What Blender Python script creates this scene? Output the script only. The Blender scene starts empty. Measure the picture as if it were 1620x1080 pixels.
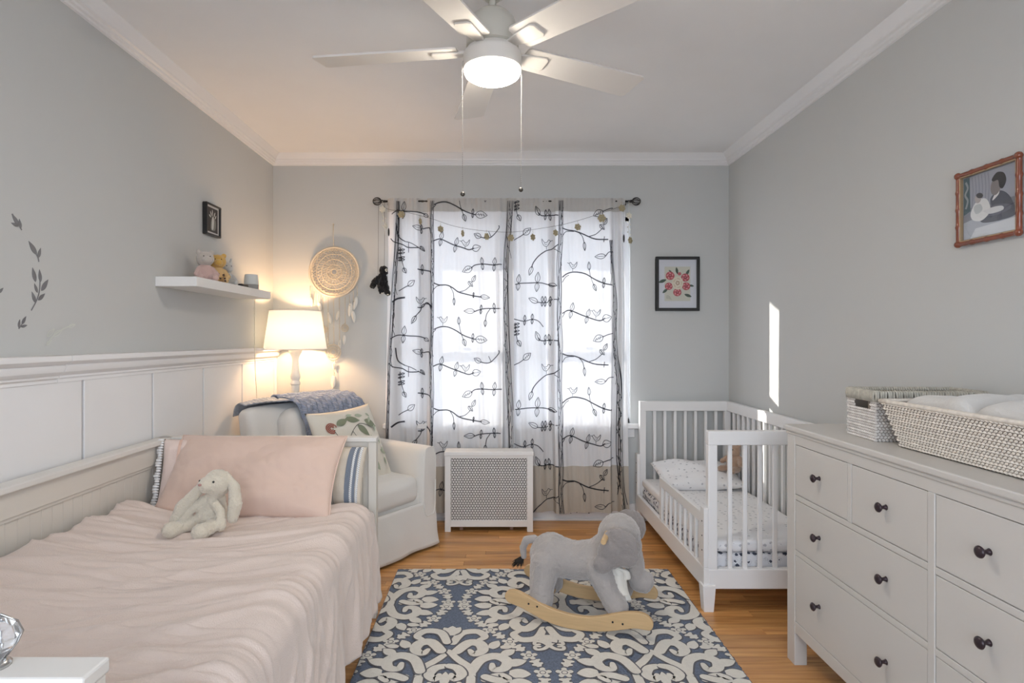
import bpy, bmesh, math, random
from mathutils import Vector, Matrix, noise
random.seed(7)
PI = math.pi
SC = bpy.context.scene
COL = SC.collection
# ------------------------------------------------------------------ camera
F = 930.0; CH = 1.31; VX, VY = 785.0, 536.0
cam_d = bpy.data.cameras.new('camera'); cam = bpy.data.objects.new('camera', cam_d); COL.objects.link(cam)
cam.location = (0, 0, CH); cam.rotation_euler = (PI/2, 0, 0)
cam_d.sensor_width = 36.0; cam_d.lens = F/1620*36.0; cam_d.clip_start = 0.05
cam_d.shift_x = (810-VX)/1620; cam_d.shift_y = -(540-VY)/1620
SC.camera = cam
# ------------------------------------------------------------------ world, sun, exposure
W = bpy.data.worlds.new('world'); SC.world = W; W.use_nodes = True
wn = W.node_tree.nodes; wl = W.node_tree.links
bg = wn['Background']; bg.inputs['Color'].default_value = (0.80, 0.88, 1.0, 1); bg.inputs['Strength'].default_value = 6.0
sun_d = bpy.data.lights.new('sun', 'SUN'); sun = bpy.data.objects.new('sun', sun_d); COL.objects.link(sun)
sun_d.energy = 6.0; sun_d.angle = 0.008; sun_d.color = (1, .95, .87)
sun.rotation_euler = Vector((1.13, -1.0, -0.47)).to_track_quat('-Z', 'Y').to_euler()
sun.location = (-3, 8, 4)
FAN_E = 72.0; LAMP_E = 21.0
SC.view_settings.view_transform = 'Standard'; SC.view_settings.look = 'None'
SC.view_settings.gamma = 1.0; SC.view_settings.use_curve_mapping = False
SC.view_settings.exposure = 0.44
def portal(name, loc, rot, sx, sy):
    d = bpy.data.lights.new(name, 'AREA'); d.shape = 'RECTANGLE'; d.size = sx; d.size_y = sy; d.cycles.is_portal = True
    o = bpy.data.objects.new(name, d); COL.objects.link(o); o.location = loc; o.rotation_euler = rot
portal('window_portal', (.115, 4.47, 1.45), (-PI/2, 0, 0), 1.72, 1.51)
portal('window_portal', (.1, -.96, 1.45), (PI/2, 0, 0), 2.2, 1.7)  # portal for the added fill window behind the camera
SC.cycles.max_bounces = 12; SC.cycles.diffuse_bounces = 8; SC.cycles.transparent_max_bounces = 12
SC.cycles.sample_clamp_indirect = 6.0

# ------------------------------------------------------------------ helpers
def srgb(r, g, b):
    f = lambda c: (c/255/12.92) if c/255 <= .04045 else ((c/255+.055)/1.055)**2.4
    return (f(r), f(g), f(b), 1)

def at(px, py, Y):
    return Vector(((px-VX)*Y/F, Y, CH-(py-VY)*Y/F))

def mat(name, col, rough=.6, metal=0.0, bump=0, bscale=60, sheen=0, var=0, vscale=4, coat=0, stretch=None, spec=.5):
    m = bpy.data.materials.new(name); m.use_nodes = True
    n = m.node_tree.nodes; l = m.node_tree.links; b = n['Principled BSDF']
    b.inputs['Base Color'].default_value = col
    b.inputs['Roughness'].default_value = rough; b.inputs['Metallic'].default_value = metal
    b.inputs['Specular IOR Level'].default_value = spec
    if sheen: b.inputs['Sheen Weight'].default_value = sheen; b.inputs['Sheen Roughness'].default_value = .5
    if coat: b.inputs['Coat Weight'].default_value = coat
    tc = n.new('ShaderNodeTexCoord'); vec = tc.outputs['Object']
    if stretch:
        mp = n.new('ShaderNodeMapping'); mp.inputs['Scale'].default_value = stretch
        l.new(vec, mp.inputs['Vector']); vec = mp.outputs['Vector']
    nz = n.new('ShaderNodeTexNoise'); nz.inputs['Scale'].default_value = vscale; nz.inputs['Detail'].default_value = 5
    l.new(vec, nz.inputs['Vector'])
    v = var if var else .03
    mx = n.new('ShaderNodeMix'); mx.data_type = 'RGBA'
    mx.inputs['A'].default_value = tuple(min(1, c*(1-v)) for c in col[:3])+(1,)
    mx.inputs['B'].default_value = tuple(min(1, c*(1+v)) for c in col[:3])+(1,)
    l.new(nz.outputs['Fac'], mx.inputs['Factor']); l.new(mx.outputs['Result'], b.inputs['Base Color'])
    if bump:
        n2 = n.new('ShaderNodeTexNoise'); n2.inputs['Scale'].default_value = bscale; n2.inputs['Detail'].default_value = 4
        l.new(vec, n2.inputs['Vector'])
        bp = n.new('ShaderNodeBump'); bp.inputs['Strength'].default_value = bump; bp.inputs['Distance'].default_value = .01
        l.new(n2.outputs['Fac'], bp.inputs['Height']); l.new(bp.outputs['Normal'], b.inputs['Normal'])
    return m

def emis(name, col, s):
    m = bpy.data.materials.new(name); m.use_nodes = True
    b = m.node_tree.nodes['Principled BSDF']; b.inputs['Base Color'].default_value = (.9, .9, .9, 1)
    b.inputs['Emission Color'].default_value = col; b.inputs['Emission Strength'].default_value = s
    return m

def cloth_mat(name, col, transl=.5, bump=.1, bscale=300):
    m = bpy.data.materials.new(name); m.use_nodes = True
    n = m.node_tree.nodes; l = m.node_tree.links; n.remove(n['Principled BSDF'])
    d = n.new('ShaderNodeBsdfDiffuse'); t = n.new('ShaderNodeBsdfTranslucent'); mx = n.new('ShaderNodeMixShader')
    tc = n.new('ShaderNodeTexCoord'); nz = n.new('ShaderNodeTexNoise'); nz.inputs['Scale'].default_value = bscale
    l.new(tc.outputs['Object'], nz.inputs['Vector'])
    bp = n.new('ShaderNodeBump'); bp.inputs['Strength'].default_value = bump; bp.inputs['Distance'].default_value = .002
    l.new(nz.outputs['Fac'], bp.inputs['Height']); l.new(bp.outputs['Normal'], d.inputs['Normal'])
    d.inputs['Color'].default_value = col; t.inputs['Color'].default_value = col; mx.inputs[0].default_value = transl
    l.new(d.outputs[0], mx.inputs[1]); l.new(t.outputs[0], mx.inputs[2]); l.new(mx.outputs[0], n['Material Output'].inputs['Surface'])
    return m

class MB:
    def __init__(s): s.v = []; s.f = []; s.m = []; s.mi = 0
    def add(s, vs, fs):
        k = len(s.v); s.v += [tuple(p) for p in vs]; s.f += [tuple(i+k for i in f) for f in fs]; s.m += [s.mi]*len(fs); return s
    def box(s, c, d, rz=0, M=None):
        x, y, z = d[0]/2, d[1]/2, d[2]/2
        vs = [Vector((a*x, b*y, e*z)) for a in (-1, 1) for b in (-1, 1) for e in (-1, 1)]
        R = M if M is not None else Matrix.Rotation(rz, 3, 'Z')
        vs = [R @ p + Vector(c) for p in vs]
        return s.add(vs, [(0, 1, 3, 2), (4, 6, 7, 5), (0, 4, 5, 1), (2, 3, 7, 6), (0, 2, 6, 4), (1, 5, 7, 3)])
    def bb(s, x0, x1, y0, y1, z0, z1):
        return s.box(((x0+x1)/2, (y0+y1)/2, (z0+z1)/2), (abs(x1-x0), abs(y1-y0), abs(z1-z0)))
    def tube(s, pts, r, seg=8, closed=False, cap=True):
        pts = [Vector(p) for p in pts]; n = len(pts)
        rs = r if isinstance(r, (list, tuple)) else [r]*n
        vs = []; up = Vector((0, 0, 1))
        prev = None
        for i, p in enumerate(pts):
            if closed: d = pts[(i+1) % n]-pts[i-1]
            else: d = pts[min(i+1, n-1)]-pts[max(i-1, 0)]
            if d.length < 1e-9: d = Vector((0, 0, 1))
            d.normalize()
            if prev is None:
                a = d.cross(up)
                if a.length < .05: a = d.cross(Vector((1, 0, 0)))
            else: a = prev-d*prev.dot(d)
            if a.length < 1e-6: a = d.orthogonal()
            a.normalize(); prev = a; b = d.cross(a)
            for k in range(seg):
                t = 2*PI*k/seg; vs.append(p+(a*math.cos(t)+b*math.sin(t))*rs[i])
        fs = []
        for i in range(n if closed else n-1):
            j = (i+1) % n
            for k in range(seg):
                q = (k+1) % seg; fs.append((i*seg+k, i*seg+q, j*seg+q, j*seg+k))
        if cap and not closed:
            fs.append(tuple(range(seg))[::-1]); fs.append(tuple((n-1)*seg+k for k in range(seg)))
        return s.add(vs, fs)
    def lathe(s, prof, c=(0, 0, 0), seg=32, axis='Z', cap=True):
        vs = []; c = Vector(c)
        for r, z in prof:
            for k in range(seg):
                t = 2*PI*k/seg; p = (r*math.cos(t), r*math.sin(t), z)
                if axis == 'X': p = (p[2], p[0], p[1])
                if axis == 'Y': p = (p[0], p[2], p[1])
                vs.append(Vector(p)+c)
        fs = []
        for i in range(len(prof)-1):
            for k in range(seg):
                q = (k+1) % seg; fs.append((i*seg+k, i*seg+q, (i+1)*seg+q, (i+1)*seg+k))
        if cap:
            fs.append(tuple(range(seg))[::-1]); fs.append(tuple((len(prof)-1)*seg+k for k in range(seg)))
        return s.add(vs, fs)
    def ball(s, c, r, seg=12, rings=8, M=None):
        if not hasattr(r, '__len__'): r = (r, r, r)
        vs = []; c = Vector(c)
        for i in range(rings+1):
            a = PI*i/rings
            for k in range(seg):
                t = 2*PI*k/seg; p = Vector((r[0]*math.sin(a)*math.cos(t), r[1]*math.sin(a)*math.sin(t), r[2]*math.cos(a)))
                if M is not None: p = M @ p
                vs.append(p+c)
        fs = []
        for i in range(rings):
            for k in range(seg):
                q = (k+1) % seg; fs.append((i*seg+k, (i+1)*seg+k, (i+1)*seg+q, i*seg+q))
        return s.add(vs, fs)
    def grid(s, nu, nv, fn, closed_u=False):
        vs = [fn(i/nu, j/nv) for j in range(nv+1) for i in range(nu+1)]
        fs = [(j*(nu+1)+i, j*(nu+1)+i+1, (j+1)*(nu+1)+i+1, (j+1)*(nu+1)+i) for j in range(nv) for i in range(nu)]
        return s.add(vs, fs)
    def prism(s, poly, fn, t0, t1):
        """poly: 2-D outline; fn(a,b,t) -> 3-D; extruded between t0 and t1"""
        n = len(poly); vs = [fn(a, b, t0) for a, b in poly]+[fn(a, b, t1) for a, b in poly]
        fs = [tuple(range(n))[::-1], tuple(range(n, 2*n))]+[(i, (i+1) % n, n+(i+1) % n, n+i) for i in range(n)]
        return s.add(vs, fs)
    def build(s, name, m, parent=None, smooth=False, bevel=0, seg=2, solid=0, subsurf=0, angle=None):
        me = bpy.data.meshes.new(name); me.from_pydata(s.v, [], s.f); 
        ms = m if isinstance(m, (list, tuple)) else [m]
        for q in ms: me.materials.append(q)
        if len(ms) > 1: me.polygons.foreach_set('material_index', s.m)
        b = bmesh.new(); b.from_mesh(me)
        bmesh.ops.remove_doubles(b, verts=b.verts, dist=1e-6)
        bmesh.ops.recalc_face_normals(b, faces=b.faces); b.to_mesh(me); b.free()
        if smooth:
            me.polygons.foreach_set('use_smooth', [True]*len(me.polygons))
            if angle: me.set_sharp_from_angle(angle=math.radians(angle))
        o = bpy.data.objects.new(name, me); COL.objects.link(o)
        if parent: o.parent = parent
        if solid:
            k = o.modifiers.new('solid', 'SOLIDIFY'); k.thickness = solid; k.offset = 0
        if bevel:
            k = o.modifiers.new('bevel', 'BEVEL'); k.width = bevel; k.segments = seg; k.limit_method = 'ANGLE'; k.angle_limit = math.radians(35)
        if subsurf:
            k = o.modifiers.new('sub', 'SUBSURF'); k.levels = subsurf; k.render_levels = subsurf
        return o

def thing(name, label, cat, loc=(0, 0, 0), rz=0, group=None):
    o = bpy.data.objects.new(name, None); COL.objects.link(o); o.empty_display_size = .1
    o.location = loc; o.rotation_euler = (0, 0, rz); o['label'] = label; o['category'] = cat
    if group: o['group'] = group
    return o
def tag(o, label, cat, group=None):
    o['label'] = label; o['category'] = cat
    if group: o['group'] = group
    return o
def struct(o): o['kind'] = 'structure'; return o
def stuff(o): o['kind'] = 'stuff'; return o

def catmull(pts, n=6, closed=False):
    pts = [Vector(p) for p in pts]; out = []; m = len(pts)
    if m < 3 and not closed:
        return [pts[0].lerp(pts[-1], i/n) for i in range(n+1)]
    R = range(m) if closed else range(m-1)
    for i in R:
        g = (lambda k: pts[k % m]) if closed else (lambda k: pts[max(0, min(m-1, k))])
        p0, p1, p2, p3 = g(i-1), g(i), g(i+1), g(i+2)
        for k in range(n):
            t = k/n; out.append(.5*((2*p1)+(p2-p0)*t+(2*p0-5*p1+4*p2-p3)*t*t+(3*p1-p0-3*p2+p3)*t**3))
    if not closed: out.append(pts[-1].copy())
    return out

def ribbon(mb, pts, w, fn, lift=0, taper=False):
    """flat ribbon along 2-D points, width w (number or list), mapped by fn(x, y, lift)"""
    pts = [Vector((p[0], p[1])) for p in pts]; n = len(pts)
    vs = []
    for i, p in enumerate(pts):
        d = pts[min(i+1, n-1)]-pts[max(i-1, 0)]
        if d.length < 1e-9: d = Vector((1, 0))
        d.normalize(); q = Vector((-d.y, d.x))
        ww = w[i] if isinstance(w, (list, tuple)) else w
        if taper: ww = w*(.35+.65*math.sin(PI*min(1, max(0, i/(n-1)))))
        vs += [fn(p.x+q.x*ww/2, p.y+q.y*ww/2, lift), fn(p.x-q.x*ww/2, p.y-q.y*ww/2, lift)]
    mb.add(vs, [(2*i, 2*i+1, 2*i+3, 2*i+2) for i in range(n-1)])

def rbox(mb, size, r, n=6, c=(0, 0, 0), puff=(0, 0, 0), M=None, wob=0, seed=0):
    """soft rounded box as six grids"""
    hx, hy, hz = [q/2 for q in size]; c = Vector(c); r = min(r, hx, hy, hz)
    h = Vector((hx, hy, hz)); inner = Vector((hx-r, hy-r, hz-r))
    def mp(p):
        q = Vector([max(-inner[i], min(inner[i], p[i])) for i in range(3)])
        d = p-q
        if d.length > 1e-9: d = d.normalized()*r
        o = q+d; u = [o[i]/h[i] for i in range(3)]
        for i in range(3):
            a, b = [j for j in range(3) if j != i]
            o[i] += puff[i]*u[i]*(1-u[a]**2)*(1-u[b]**2)
        if wob:
            nn = noise.noise_vector(Vector((o.x*7+seed, o.y*7, o.z*7)))
            o += nn*wob
            nn = noise.noise(Vector((o.x*25+seed, o.y*18, o.z*18))); o += (d if d.length > 0 else Vector((0, 0, 0)))*nn*wob*8
        if M is not None: o = M @ o
        return o+c
    ts = []
    for i in range(n+1):
        ts.append(-1+2*i/n)
    def axis_pts(i):
        a = []
        if inner[i] > 1e-6:
            k = 4
            a = [-h[i]+r*(1-math.cos(PI/2*j/k)) if False else -h[i]+r*j/k for j in range(k)]
            a += [-inner[i]+2*inner[i]*j/n for j in range(n+1)]
            a += [inner[i]+r*(j+1)/k for j in range(k)]
        else: a = [-h[i]+2*h[i]*j/8 for j in range(9)]
        return a
    A = [axis_pts(i) for i in range(3)]
    for i in range(3):
        a, b = (i+1) % 3, (i+2) % 3
        for sg in (-1, 1):
            vs = []
            for qb in A[b]:
                for qa in A[a]:
                    p = Vector((0, 0, 0)); p[i] = sg*h[i]; p[a] = qa; p[b] = qb; vs.append(mp(p))
            na = len(A[a]); fs = [(y*na+x, y*na+x+1, (y+1)*na+x+1, (y+1)*na+x) for y in range(len(A[b])-1) for x in range(na-1)]
            if sg < 0: fs = [f[::-1] for f in fs]
            mb.add(vs, fs)
    return mb

def pillow(mb, w, h, t, M, c, nu=40, nv=30, pinch=.06, wr=.006, seed=0, uvfn=None):
    c = Vector(c)
    def f(sg):
        def g(a, b):
            u = 2*a-1; v = 2*b-1
            x = w/2*u*(1-pinch*(1-abs(v)**2)*abs(u)); y = h/2*v*(1-pinch*(1-abs(u)**2)*abs(v))
            k = max(0, (1-abs(u)**2.6))**.55*max(0, (1-abs(v)**2.6))**.55
            z = sg*t/2*k
            rr = noise.noise(Vector((u*2.2+seed, v*2.2, seed)))*wr*3*k + (abs(noise.noise(Vector((u*7+v*3+seed, v*4-u*2, 1.3*seed))))-.2)*wr*k**.5
            return M @ Vector((x, y, z+sg*rr))+c
        return g
    mb.grid(nu, nv, f(1)); mb.grid(nu, nv, f(-1))
    return mb

def blob(name, m, parent, shapes, voxel=.006, smooth=3, fur=0, fscale=120, split=None):
    """one continuous skin over balls and tapered limbs (voxel remesh, then smoothed)"""
    mb = MB()
    for sh in shapes:
        if sh[0] == 'e':
            M = sh[3] if len(sh) > 3 else None
            mb.ball(sh[1], sh[2], 20, 14, M)
        else:
            pts = sh[1]; P = [Vector(p[:3]) for p in pts]; R = [p[3] for p in pts]
            for i in range(len(P)-1):
                L = (P[i+1]-P[i]).length; k = max(2, int(L/(.35*min(R[i], R[i+1])))+1)
                for j in range(k+1):
                    t = j/k; mb.ball(P[i].lerp(P[i+1], t), R[i]*(1-t)+R[i+1]*t, 12, 8)
    me = bpy.data.meshes.new('tmp'); me.from_pydata(mb.v, [], mb.f)
    o = bpy.data.objects.new('tmp', me); COL.objects.link(o)
    k = o.modifiers.new('r', 'REMESH'); k.mode = 'VOXEL'; k.voxel_size = voxel; k.use_smooth_shade = True
    k = o.modifiers.new('s', 'SMOOTH'); k.iterations = smooth; k.factor = .5
    dg = bpy.context.evaluated_depsgraph_get(); dg.update()
    me2 = bpy.data.meshes.new_from_object(o.evaluated_get(dg))
    bpy.data.objects.remove(o); bpy.data.meshes.remove(me)
    me2.name = name; me2.materials.clear(); me2.materials.append(m)
    if fur:
        ns = [v.normal.copy() for v in me2.vertices]
        for v, nn in zip(me2.vertices, ns):
            v.co += nn*fur*noise.noise(v.co*fscale)
    me2.polygons.foreach_set('use_smooth', [True]*len(me2.polygons))
    o = bpy.data.objects.new(name, me2); COL.objects.link(o)
    if parent: o.parent = parent
    return o

def Rm(ax, deg): return Matrix.Rotation(math.radians(deg), 3, ax)

# ------------------------------------------------------------------ materials
m_wall = mat('wall_paint', (.54, .55, .54, 1), .85, bump=.02, bscale=90, var=.02, vscale=1.5)
m_ceil = mat('ceiling_paint', (.83, .83, .83, 1), .9, bump=.02, bscale=60)
m_trim = mat('trim_paint', (.78, .78, .78, 1), .35)
m_white = mat('white_lacquer', (.80, .79, .77, 1), .4)
m_cream = mat('cream_lacquer', (.68, .66, .61, 1), .4)
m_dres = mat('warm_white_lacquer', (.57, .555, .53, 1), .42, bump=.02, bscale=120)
m_knob = mat('dark_bronze', (.035, .022, .028, 1), .3, .3)
m_dark = mat('dark_void', (.02, .02, .02, 1), .9)
m_black = mat('black_iron', (.015, .015, .015, 1), .4)
m_blackw = mat('black_frame_wood', (.02, .02, .02, 1), .35, var=.3, vscale=20)
m_chrome = mat('steel', (.6, .6, .6, 1), .2, 1)
m_grout = mat('subfloor', (.12, .05, .02, 1), .9)
# ================================================================== ROOM SHELL
XL, XR, YB, YN, ZC = -1.617, 1.686, 4.26, -0.75, 2.64
T = .2
WX0, WX1, WZ0, WZ1 = -.74, .97, .70, 2.20
# ---- floor of oak strips
m_floor = bpy.data.materials.new('oak_strip_floor'); m_floor.use_nodes = True
n = m_floor.node_tree.nodes; l = m_floor.node_tree.links; b = n['Principled BSDF']
b.inputs['Roughness'].default_value = .34; b.inputs['Coat Weight'].default_value = .1; b.inputs['Coat Roughness'].default_value = .15
ge = n.new('ShaderNodeNewGeometry'); oi = n.new('ShaderNodeObjectInfo')
mp = n.new('ShaderNodeMapping'); mp.inputs['Scale'].default_value = (2.2, 40, 1); l.new(ge.outputs['Position'], mp.inputs['Vector'])
cx = n.new('ShaderNodeCombineXYZ'); mu = n.new('ShaderNodeMath'); mu.operation = 'MULTIPLY'; mu.inputs[1].default_value = 37
l.new(oi.outputs['Random'], mu.inputs[0]); l.new(mu.outputs[0], cx.inputs[0]); l.new(mu.outputs[0], cx.inputs[1]); l.new(cx.outputs[0], mp.inputs['Location'])
nz = n.new('ShaderNodeTexNoise'); nz.inputs['Scale'].default_value = 1.0; nz.inputs['Detail'].default_value = 8; nz.inputs['Distortion'].default_value = .6
l.new(mp.outputs[0], nz.inputs['Vector'])
cr = n.new('ShaderNodeValToRGB'); cr.color_ramp.elements[0].position = .28; cr.color_ramp.elements[0].color = (.42, .175, .05, 1)
cr.color_ramp.elements[1].position = .7; cr.color_ramp.elements[1].color = (.74, .40, .145, 1)
l.new(nz.outputs['Fac'], cr.inputs['Fac'])
hs = n.new('ShaderNodeHueSaturation'); mr = n.new('ShaderNodeMapRange'); mr.inputs['To Min'].default_value = .78; mr.inputs['To Max'].default_value = 1.15
l.new(oi.outputs['Random'], mr.inputs['Value']); l.new(mr.outputs[0], hs.inputs['Value']); l.new(cr.outputs[0], hs.inputs['Color']); l.new(hs.outputs[0], b.inputs['Base Color'])
bp = n.new('ShaderNodeBump'); bp.inputs['Strength'].default_value = .04; l.new(nz.outputs['Fac'], bp.inputs['Height']); l.new(bp.outputs[0], b.inputs['Normal'])

floor = struct(MB().bb(XL-T, XR+T, YN-T, YB+T, -.08, -.008).build('floor', m_grout))
pw = .057; far = MB(); y = YB; row = 0
rr = random.Random(3)
while y > YN:
    y0 = max(YN, y-pw); x = XL; off = rr.uniform(.3, 1.2)
    first = True
    while x < XR-1e-6:
        L = off if first else rr.uniform(.55, 1.35); first = False
        x1 = min(XR, x+L)
        if XR-x1 < .18: x1 = XR
        g = .0009
        if y > 1.95:
            MB().bb(x+g, x1-g, y0+g, y-g, -.008, rr.uniform(-.0004, .0004)).build('floorboard', m_floor, floor)
        else: far.bb(x+g, x1-g, y0+g, y-g, -.008, 0)
        x = x1
    y = y0; row += 1
stuff(far.build('floorboard_field', m_floor, floor))

wl_ = struct(MB().bb(XL-T, XL, YN-T, YB+T, 0, ZC).build('wall_left', m_wall))
struct(MB().bb(XR, XR+T, YN-T, YB+T, 0, ZC).build('wall_right', m_wall))
mb = MB(); mb.bb(XL, WX0, YB, YB+T, 0, ZC); mb.bb(WX1, XR, YB, YB+T, 0, ZC); mb.bb(WX0, WX1, YB, YB+T, 0, WZ0); mb.bb(WX0, WX1, YB, YB+T, WZ1, ZC)
struct(mb.build('wall_back', m_wall))
mb = MB(); mb.bb(XL, -1.0, YN-T, YN, 0, ZC); mb.bb(1.2, XR, YN-T, YN, 0, ZC); mb.bb(-1.0, 1.2, YN-T, YN, 0, .6); mb.bb(-1.0, 1.2, YN-T, YN, 2.3, ZC)
struct(mb.build('wall_near', m_wall))
struct(MB().bb(XL-T, XR+T, YN-T, YB+T, ZC, ZC+.15).build('ceiling', m_ceil))

# crown moulding: cove at the top, beads at the bottom
prof = [(0, 0), (.010, .003), (.012, .012), (.020, .016), (.022, .026), (.032, .032), (.034, .042), (.040, .050), (.062, .068), (.068, .076), (0, .076)]
def crown(name, fn, a0, a1):
    mb = MB()
    mb.prism([(p[0], p[1]-.076) for p in prof], fn, a0, a1)
    return struct(mb.build(name, m_trim, smooth=True, angle=25))
crown('trim_1', lambda d, z, t: (t, YB-d, ZC+z), XL, XR)
crown('trim_2', lambda d, z, t: (XL+d, t, ZC+z), YN, YB)
crown('trim_3', lambda d, z, t: (XR-d, t, ZC+z), YN, YB)
# baseboards
for nm, bbx in (('baseboard_back', (XL, XR, YB-.016, YB, 0, .12)), ('baseboard_right', (XR-.016, XR, YN, YB-.016, 0, .12)), ('baseboard_near', (XL, XR, YN, YN+.016, 0, .12))):
    mb = MB(); mb.bb(*bbx)
    struct(mb.build(nm, m_trim, bevel=.004))
# quarter-round shoe under the back baseboard
struct(MB().tube([(XL, YB-.022, .009), (XR, YB-.022, .009)], .011, 10).build('trim_4', m_trim, smooth=True))

# wainscot on the left wall: tall flat panels with dark narrow reveals, heavy cap
m_reveal = mat('panel_reveal', (.42, .41, .40, 1), .7)
struct(MB().bb(XL, XL+.004, YN, YB, 0, 1.17).build('trim_5', m_reveal))
edges = [YN, -.05, .42, .89, 1.36, 1.817, 2.278, 2.739, 3.213, 3.704, 4.235]
for i in range(len(edges)-1):
    MB().bb(XL+.004, XL+.016, edges[i]+.008, edges[i+1]-.006, 0, 1.165).build('wainscot_panel', m_trim, wl_, bevel=.002)
struct(MB().bb(XL+.004, XL+.03, 4.235, YB, 0, 1.165).build('trim_6', m_trim, bevel=.004))
cap = [(0, 1.150), (.020, 1.150), (.020, 1.163), (.026, 1.168), (.026, 1.176), (.032, 1.180), (.045, 1.190), (.050, 1.205), (.050, 1.216), (.060, 1.222), (.074, 1.230), (.074, 1.250), (0, 1.250)]
for nm, (a, c_) in (('trim_7', (YN, 2.14)), ('trim_8', (2.142, YB))):
    struct(MB().prism(cap, lambda d, z, t: (XL+d, t, z), a, c_).build(nm, m_trim, smooth=True, angle=28, bevel=.0015))

# ---- window: two double-hung units behind the curtains
m_glass = bpy.data.materials.new('window_glass'); m_glass.use_nodes = True
n = m_glass.node_tree.nodes; l = m_glass.node_tree.links; n.remove(n['Principled BSDF'])
tr = n.new('ShaderNodeBsdfTransparent'); gl = n.new('ShaderNodeBsdfGlossy'); gl.inputs['Roughness'].default_value = .02; mx = n.new('ShaderNodeMixShader'); mx.inputs[0].default_value = .06
l.new(tr.outputs[0], mx.inputs[1]); l.new(gl.outputs[0], mx.inputs[2]); l.new(mx.outputs[0], n['Material Output'].inputs['Surface'])
mb = MB(); yo = YB+.03
mb.bb(WX0, WX0+.03, yo, YB+T, WZ0, WZ1); mb.bb(WX1-.03, WX1, yo, YB+T, WZ0, WZ1)
mb.bb(WX0, WX1, yo, YB+T, WZ1-.03, WZ1); mb.bb(WX0, WX1, yo, YB+T, WZ0, WZ0+.03)
mid = (WX0+WX1)/2-.08
mb.bb(mid-.05, mid+.05, yo, YB+T, WZ0, WZ1)
win = struct(mb.build('window_1', m_trim, bevel=.003))
for (a, c_) in ((WX0+.03, mid-.05), (mid+.05, WX1-.03)):
    zm = 1.27
    for (z0, z1, ys) in ((WZ0+.03, zm+.02, YB+.07), (zm-.02, WZ1-.03, YB+.11)):
        mb = MB(); w = .038
        mb.bb(a, a+w, ys, ys+.035, z0, z1); mb.bb(c_-w, c_, ys, ys+.035, z0, z1)
        mb.bb(a, c_, ys, ys+.035, z0, z0+w); mb.bb(a, c_, ys, ys+.035, z1-w, z1)
        sash = mb.build('sash', m_trim, win, bevel=.003)
        MB().bb(a+w, c_-w, ys+.014, ys+.018, z0+w, z1-w).build('pane', m_glass, sash)
    MB().box(((a+c_)/2, YB+.06, zm+.035), (.05, .03, .015)).build('sash_lock', m_chrome, win)
sill = MB().bb(-.815, 1.03, YB-.045, YB+.07, WZ0-.035, WZ0)
struct(sill.build('trim_9', m_trim, bevel=.006, seg=3))
struct(MB().bb(-.79, 1.0, YB-.014, YB, WZ0-.10, WZ0-.035).build('trim_10', m_trim, bevel=.003))
# window added behind the camera, unseen, to let in fill daylight
mb = MB()
for x0, x1, z0, z1 in ((-1.0, -.96, .6, 2.3), (1.16, 1.2, .6, 2.3), (-1.0, 1.2, .6, .64), (-1.0, 1.2, 2.26, 2.3), (.08, .12, .64, 2.26)): mb.bb(x0, x1, YN-.12, YN-.06, z0, z1)
fill_win = struct(mb.build('added_fill_window', m_trim, bevel=.003))
for x0, x1 in ((-.96, .08), (.12, 1.16)): MB().bb(x0, x1, YN-.095, YN-.09, .64, 2.26).build('pane', m_glass, fill_win)
# outside: ground, and an unseen slab added to keep sun off the window top
m_ground = mat('pale_paving', (.42, .42, .43, 1), .9, var=.1)
struct(MB().bb(-14, 14, -20, 30, -.9, -.8).build('ground', m_ground))
struct(MB().bb(-3, 3.5, YB+T, YB+1.25, 2.42, 2.5).build('added_sun_block', m_trim))
# ================================================================== DAYBED
m_bedw = mat('daybed_paint', (.68, .645, .585, 1), .4)
m_bedt = mat('daybed_paint_lit', (.71, .695, .66, 1), .35)  # lighter copy of the daybed paint: light on the top rails put into the colour
bed = thing('daybed', 'cream painted wooden daybed with grooved back panel along the left wall', 'bed', (-1.06, 1.80, 0))
ox, oy = -1.06, 1.80
def BX(mb, x0, x1, y0, y1, z0, z1): return mb.bb(x0-ox, x1-ox, y0-oy, y1-oy, z0, z1)
bx0, bx1, by0, by1, bz = -1.585, -.56, .80, 2.80, .85
# back
mb = MB(); BX(mb, bx0, bx0+.066, by0+.03, by1-.03, bz-.022, bz); mb.build('top_rail', m_bedt, bed, bevel=.004)
mb = MB(); BX(mb, bx0+.012, bx0+.042, by0+.06, by1-.06, bz-.11, bz-.022)
back = mb.build('back_panel', m_bedw, bed, bevel=.003)
y = by0+.06; bd = None
while y < by1-.07:
    mb = MB(); BX(mb, bx0+.014, bx0+.030, y+.0003, y+.0497, .33, bz-.11)
    mb.build('bead_board', m_bedw, back, bevel=.0012)
    y += .05
mb = MB(); BX(mb, bx0+.030, bx0+.036, by0+.06, by1-.06, bz-.122, bz-.11); mb.build('bead_trim', m_bedw, bed, bevel=.001)
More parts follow.
